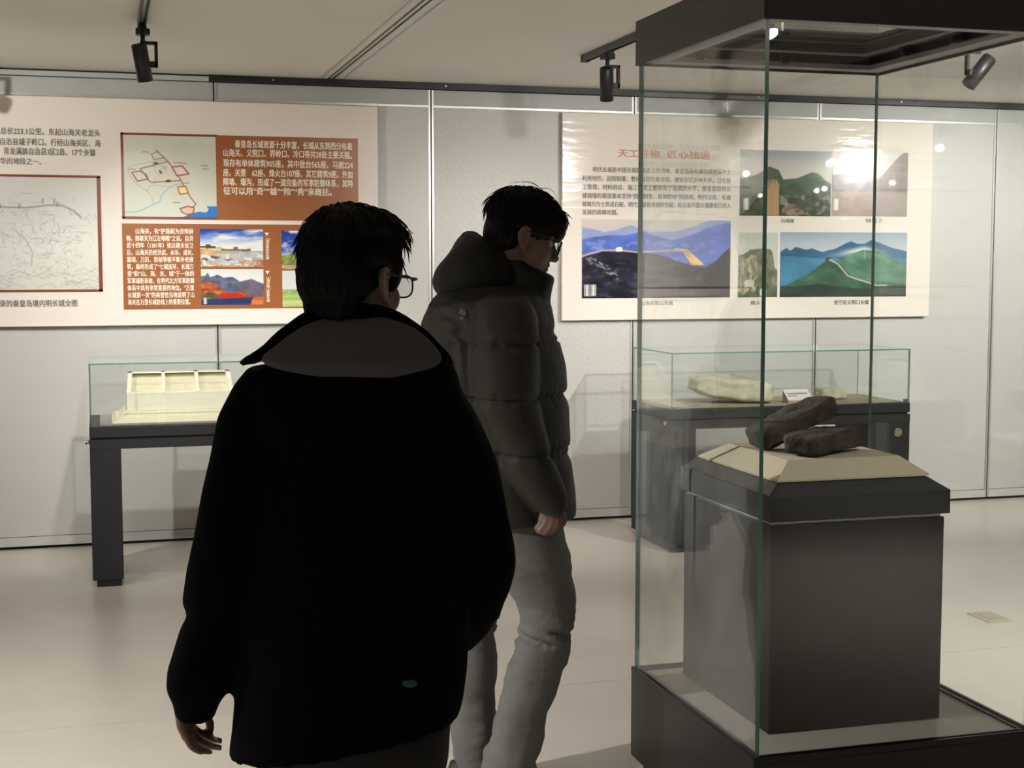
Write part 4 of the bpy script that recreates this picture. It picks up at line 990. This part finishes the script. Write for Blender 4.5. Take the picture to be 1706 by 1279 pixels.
# hood lying on the back, with a black rim
b = MB(); p1.loft(b, [(527, 540, 640, -.06, .02), (545, 500, 690, -.075, .035), (570, 462, 716, -.09, .04), (598, 428, 740, -.10, .042), (612, 445, 728, -.105, .038), (624, 500, 690, -.105, .025), (630, 550, 640, -.105, .012)], n=40, ex=2.2, step=4)
remesh(b, 'hood', M_hoodgrey, jk, .006, 3, lambda co, no: co+no*(vnoise(co, 14, 3)*.004)[:, None])
b = MB()
b.tube([p1.P(404, 604, -.05), p1.P(436, 590, -.07), p1.P(480, 556, -.065), p1.P(530, 527, -.06), p1.P(590, 522, -.07), p1.P(645, 528, -.06), p1.P(695, 556, -.065), p1.P(735, 590, -.07), p1.P(752, 604, -.05)], [(.007, .007), (.014, .012), (.019, .016), (.020, .018), (.018, .02), (.020, .018), (.019, .016), (.012, .012), (.006, .006)], n=14, sub=6, up=(0, 0, 1))
p1.loft(b, [(518, 543, 640, 0, .062), (535, 520, 662, 0, .075), (560, 485, 690, 0, .09), (590, 440, 720, 0, .10)], n=32)
remesh(b, 'collar', M_fleece, jk, .006, 2)
b = MB(); b.tube([p1.P(404, 603, -.05), p1.P(415, 594, -.09), p1.P(428, 597, -.1)], [.004, .003, .003], n=8, sub=4); b.build('shoulder_tab', M_fleece, jk, local=True)
# small teal badge near the hem
c = p1.P(683, 1138, -.155); b = MB(); rings = []
for rr, dd in ((.0135, 0), (.0135, -.003), (.009, -.004), (.001, -.0045)):
    rings.append([c+Vector((rr*math.cos(t), dd, rr*.5*math.sin(t))) for t in [2*math.pi*k/20 for k in range(20)]])
b.rings(rings); b.build('badge', M_teal, jk, local=True)
# trousers
b = MB()
p1.loft(b, [(1130, 420, 760, .02, .11), (1200, 428, 752, .02, .12), (1245, 432, 748, .02, .12), (1300, 436, 744, .02, .11), (1335, 438, 742, .02, .10)], n=40)
p1.loft(b, [(1250, 432, 588, .0, .085), (1400, 440, 575, -.02, .075), (1560, 446, 566, -.03, .062), (1720, 452, 560, -.06, .055), (1830, 455, 556, -.08, .055), (1868, 455, 556, -.08, .055)], n=28)
p1.loft(b, [(1250, 590, 746, .04, .085), (1400, 596, 736, .08, .075), (1560, 602, 722, .11, .062), (1720, 606, 716, .12, .055), (1830, 608, 712, .10, .055), (1868, 608, 712, .10, .055)], n=28)
tro = remesh(b, 'trousers', M_darkjean, r1, .009, 3, lambda co, no: co+no*(vnoise(co*np.array([.6, .6, 1.4]), 16, 4)*.004)[:, None])
for px, dy in ((505, -.08), (660, .10)):
    q = p1.P(px, 1860, dy); shoe(p1, q.x, q.y, R(82), r1)
# body: one surface from head to feet
b = MB(); hs = head_shapes(); merge(b, hs, T1)
nk = T1 @ Vector((-.022, 0, -.05))
b.tube([nk, (nk+p1.P(588, 540, .0))/2, p1.P(590, 575, 0)], [.056, .055, .06], n=24, sub=5)
p1.loft(b, torso[2:-3], shrink=.03); p1.loft(b, armL[1:], n=20, shrink=.022); p1.loft(b, armR[1:], n=20, shrink=.022)
p1.loft(b, [(1080, 440, 740, .02, .09), (1330, 450, 730, .02, .08)], n=30)
p1.loft(b, [(1300, 446, 572, -.01, .06), (1560, 460, 552, -.03, .046), (1720, 466, 546, -.06, .04), (1868, 476, 538, -.08, .034)], n=20); p1.loft(b, [(1300, 606, 730, .05, .06), (1560, 616, 708, .11, .046), (1720, 620, 702, .12, .04), (1868, 630, 692, .10, .034)], n=20)
for px, dy in ((505, -.08), (660, .10)):
    q = p1.P(px, 1860, dy); b.ell((q.x+.01, q.y+.04, .036), (.03, .10, .03))
# left hand: curled fingers, thumb on the side
P = p1.P
b.tube([P(322, 1178, .02), P(312, 1200, .01), P(314, 1222, .01)], [(.024, .022), (.023, .017), (.025, .014)], n=16, sub=4, up=(.9, 0, -.4))
b.tube([P(300, 1188, .0), P(304, 1210, -.01), P(313, 1230, -.012)], [.010, .011, .009], n=12, sub=4)
for pts, r in (([(324, 1214, .03), (337, 1224, .045), (352, 1231, .045), (367, 1234, .035)], .0082), ([(320, 1220, .012), (333, 1234, .018), (349, 1242, .018), (366, 1245, .010)], .0082),
               ([(315, 1224, -.002), (325, 1241, -.006), (337, 1249, -.006), (350, 1253, -.008)], .0078), ([(310, 1226, -.016), (316, 1240, -.022), (326, 1249, -.024), (337, 1254, -.022)], .0068),
               ([(338, 1182, .04), (348, 1200, .052), (350, 1214, .055), (347, 1229, .05)], .0088)):
    b.tube([P(*q) for q in pts], [r*1.05, r, r*.92, r*.75], n=10, sub=4)
body = remesh(b, 'body', M_skin, r1, .0045, 2, face_post(T1))
eyes(T1, r1); glasses(T1, r1)
hair(T1, r1, [((-.014, 0, .050), (.102, .085, .088)), ((-.055, 0, .005), (.054, .076, .075)), ((.03, 0, .078), (.072, .076, .056)), ((-.062, 0, -.045), (.034, .058, .045)), ((.028, -.066, .018), (.022, .016, .040)), ((.028, .066, .018), (.022, .016, .040))], 520, 5, lift=.004, amp=.005)

# ---- person 2: puffer jacket, looking down to the right
p2 = Person(4.1, 850, 'person in an olive grey puffer jacket and grey jeans, looking down to the right')
r2 = p2.root; P = p2.P
T2 = head_T(P(872, 393, 0) , R(12), R(17))
torso2 = [(476, 745, 905, 0, .13), (500, 722, 912, 0, .18), (530, 709, 921, 0, .205), (560, 699, 928, 0, .215), (600, 692, 938, 0, .22), (640, 690, 941, 0, .22), (700, 692, 946, 0, .22), (760, 698, 949, 0, .22), (800, 708, 956, 0, .22), (840, 722, 959, 0, .215), (858, 728, 959, 0, .205)]
def puffer(ys, w, a):
    return lambda y: 1+a*.35-a*sum(math.exp(-((y-q)/w)**2) for q in ys)
arm2 = [(488, 815, 872, -.15, .06), (505, 797, 884, -.17, .085), (530, 787, 894, -.18, .095), (571, 785, 897, -.19, .10), (620, 785, 897, -.195, .10), (662, 791, 896, -.2, .095), (700, 806, 903, -.205, .09), (730, 818, 911, -.205, .085), (757, 832, 917, -.205, .08), (790, 848, 932, -.205, .072), (820, 870, 944, -.205, .062), (838, 884, 946, -.205, .055), (853, 896, 942, -.205, .042)]
b = MB(); p2.loft(b, torso2, n=56, ex=2.2, step=3, puff=puffer((552, 657, 752), 7, .045))
p2.loft(b, arm2, n=36, step=3, puff=puffer((573, 664, 757), 5, .095))
p2.loft(b, [(y, l-22, r-22, -dy+.02, hd) for (y, l, r, dy, hd) in arm2], n=32, step=3, puff=puffer((573, 664, 757), 5, .095))
bz = P(820, 560).z; bz2 = P(820, 500).z
def post2(co, no):
    d = vnoise(co, 11, 3)*.005+vnoise(co, 26, 6)*.002
    seam = np.zeros(len(co))
    for y in (573, 664, 757):
        zs = P(840, y, -.2).z+.05*(co[:, 0]+.0)*0
        g_ = np.exp(-((co[:, 2]-zs)/.022)**2); seam += g_; d -= .006*np.exp(-((co[:, 2]-zs)/.005)**2)
    th = np.arctan2(co[:, 1], co[:, 0])
    d += seam*.0016*np.sin(th*38+4*vnoise(co, 8, 2))*.8
    back = np.exp(-((co[:, 0]+.20)/.10)**2)*np.exp(-((co[:, 2]-bz)/.10)**2)
    d += back*.006*np.sin((co[:, 1]*1.0+co[:, 0]*.9)*260+2*vnoise(co, 6, 9))
    return co+no*d[:, None]
yoke = P(830, 492, -.15).z
jk2 = remesh(b, 'puffer_jacket', [M_puffer, M_pufferblack], r2, .0065, 3, post2, lambda fc: (fc[:, 2] > yoke+.18*np.clip(fc[:, 0]+.02, -.3, 0)+.05*vnoise(fc, 3, 1)*0).astype(int))
b = MB(); p2.loft(b, [(386, 772, 788, .02, .04), (394, 764, 806, .02, .08), (405, 756, 826, .02, .105), (418, 748, 845, .02, .125), (432, 738, 852, .02, .135), (450, 727, 862, .02, .145), (468, 721, 868, .02, .15), (484, 725, 862, .02, .145), (496, 742, 830, .02, .11)], n=44, step=3)
hpost = lambda co, no: co+no*(vnoise(co, 9, 4)*.010+vnoise(co*np.array([1, 1, .5]), 22, 7)*.004)[:, None]
remesh(b, 'hood', M_pufferblack, jk2, .006, 3, hpost)
b = MB(); p2.loft(b, [(432, 838, 872, 0, .07), (446, 838, 893, 0, .08), (459, 836, 926, 0, .085), (480, 832, 921, 0, .095), (505, 800, 915, 0, .12), (535, 780, 922, 0, .15)], n=36, step=3, tilt=-.0)
remesh(b, 'collar', M_pufferblack, jk2, .006, 2, lambda co, no: co+no*(vnoise(co, 14, 2)*.005)[:, None])
# stitched mark on the back of the shoulder: three small curved bars
b = MB(); c0 = P(771, 522, -.19)
for k, rr in enumerate((.006, .011, .016)):
    pts = [c0+Vector((-.008+rr*math.cos(t), -.004, rr*math.sin(t)-.004)) for t in (0, .4, .8, 1.2, 1.57)]
    b.tube(pts, [.0018]*5, n=6, sub=2)
b.box(c0.x-.008, c0.x+.010, c0.y-.005, c0.y-.003, c0.z-.016, c0.z-.010); tag(b.build('stitched_mark', M_logo, jk2, local=True), kind='stuff')
legA = [(830, 770, 936, -.06, .12), (870, 780, 936, -.07, .12), (900, 795, 942, -.08, .115), (940, 815, 951, -.09, .11), (975, 842, 956, -.09, .10), (1007, 860, 960, -.09, .095), (1045, 868, 958, -.09, .09), (1070, 860, 952, -.09, .09), (1092, 851, 949, -.09, .088), (1138, 838, 932, -.085, .085), (1187, 828, 914, -.08, .083), (1214, 822, 908, -.08, .082), (1263, 806, 899, -.07, .082), (1300, 798, 893, -.07, .085), (1340, 792, 888, -.07, .088), (1362, 795, 886, -.07, .085)]
legB = [(830, 735, 880, .09, .11), (900, 742, 862, .10, .11), (960, 750, 845, .11, .10), (1010, 755, 834, .11, .09), (1056, 752, 824, .11, .085), (1105, 748, 827, .11, .085), (1187, 749, 826, .11, .083), (1230, 755, 823, .11, .08), (1279, 758, 828, .11, .082), (1340, 756, 832, .11, .085), (1362, 758, 830, .11, .082)]
b = MB(); p2.loft(b, legA, n=36, step=4); p2.loft(b, legB, n=36, step=4); p2.loft(b, [(820, 740, 935, .0, .15), (880, 745, 930, .0, .16), (930, 765, 900, .0, .14)], n=36)
kz = P(900, 1052, -.09).z
def post3(co, no):
    d = vnoise(co*np.array([.5, .5, 1.5]), 12, 5)*.006+vnoise(co*np.array([.7, .7, 1.6]), 34, 3)*.002
    k = np.exp(-((co[:, 2]-kz)/.07)**2); q = vnoise((co+np.array([0, 0, .25])*co[:, :1])*np.array([.35, .35, 2.2]), 24, 8)
    d += k*.013*(q-.15)-k*.006*(np.abs(q) < .12)
    k = np.clip((.34-co[:, 2])/.2, 0, 1); q = vnoise((co-np.array([0, 0, .3])*co[:, :1])*np.array([.4, .4, 1.7]), 18, 4); d += k*.011*q
    return co+no*d[:, None]
remesh(b, 'jeans', M_jean, r2, .0065, 3, post3)
for px, dy, a in ((840, -.07, 8), (795, .11, 12)):
    q = P(px, 1360, dy); shoe(p2, q.x, q.y, R(a), r2)
b = MB(); hs = head_shapes(); merge(b, hs, T2)
nk = T2 @ Vector((-.030, 0, -.05))
b.tube([nk, (nk+P(850, 470, 0))/2, P(838, 500, 0)], [.055, .056, .065], n=24, sub=5)
p2.loft(b, torso2[2:], shrink=.04); p2.loft(b, arm2[2:], n=20, shrink=.028); p2.loft(b, [(y, l-22, r-22, -dy+.02, hd) for (y, l, r, dy, hd) in arm2[2:]], n=20, shrink=.028)
p2.loft(b, legA, n=20, shrink=.03); p2.loft(b, legB, n=20, shrink=.03); p2.loft(b, [(820, 745, 930, 0, .12), (930, 770, 890, 0, .11)], n=24)
for px, dy, a in ((840, -.07, 8), (795, .11, 12)):
    q = P(px, 1360, dy); b.ell((q.x+.05, q.y, .034), (.10, .03, .028))
for sgn, ox, od in ((1, 0, -.205), (-1, -22, .225)):
    H = lambda x, y, e: P(x+ox, y, od+sgn*e)
    b.tube([H(921, 843, 0), H(920, 856, 0), H(916, 870, 0)], [(.034, .024), (.036, .019), (.036, .016)], n=16, sub=4, up=(0, 1, 0))
    for pts, r in (([(930, 862, -.012), (928, 877, -.02), (920, 886, -.022), (912, 887, -.014)], .0092), ([(921, 866, -.014), (917, 880, -.022), (909, 888, -.022), (903, 886, -.014)], .0095),
                   ([(912, 866, -.012), (906, 879, -.018), (899, 886, -.018), (896, 883, -.010)], .0092), ([(905, 862, -.006), (899, 873, -.010), (894, 880, -.010), (893, 878, -.004)], .0082),
                   ([(934, 850, .004), (940, 862, .008), (937, 873, .006), (931, 879, .002)], .0098)):
        b.tube([H(*q) for q in pts], [r*1.05, r, r*.95, r*.8], n=10, sub=4)
remesh(b, 'body', M_skin, r2, .0045, 2, face_post(T2))
eyes(T2, r2); glasses(T2, r2)
hair(T2, r2, [((-.014, 0, .052), (.112, .090, .086)), ((-.060, 0, .005), (.058, .078, .078)), ((.060, 0, .062), (.056, .078, .046)), ((.085, 0, .040), (.030, .066, .034)), ((-.066, 0, -.045), (.036, .060, .045)), ((.018, -.068, .030), (.028, .016, .028)), ((.018, .068, .030), (.028, .016, .028)), ((-.045, 0, -.02), (.04, .078, .05))], 520, 11, lift=.005, amp=.003,
     tuft=[((.02, -.03, .13), (-.03, -.03, .150), (-.09, -.02, .125), .001), ((.03, -.02, .13), (-.02, -.02, .148), (-.08, -.02, .135), .001), ((-.02, -.03, .13), (.03, -.03, .148), (.07, -.03, .115), .001), ((-.08, -.03, .10), (-.125, -.03, .08), (-.135, -.03, .04), .001)])
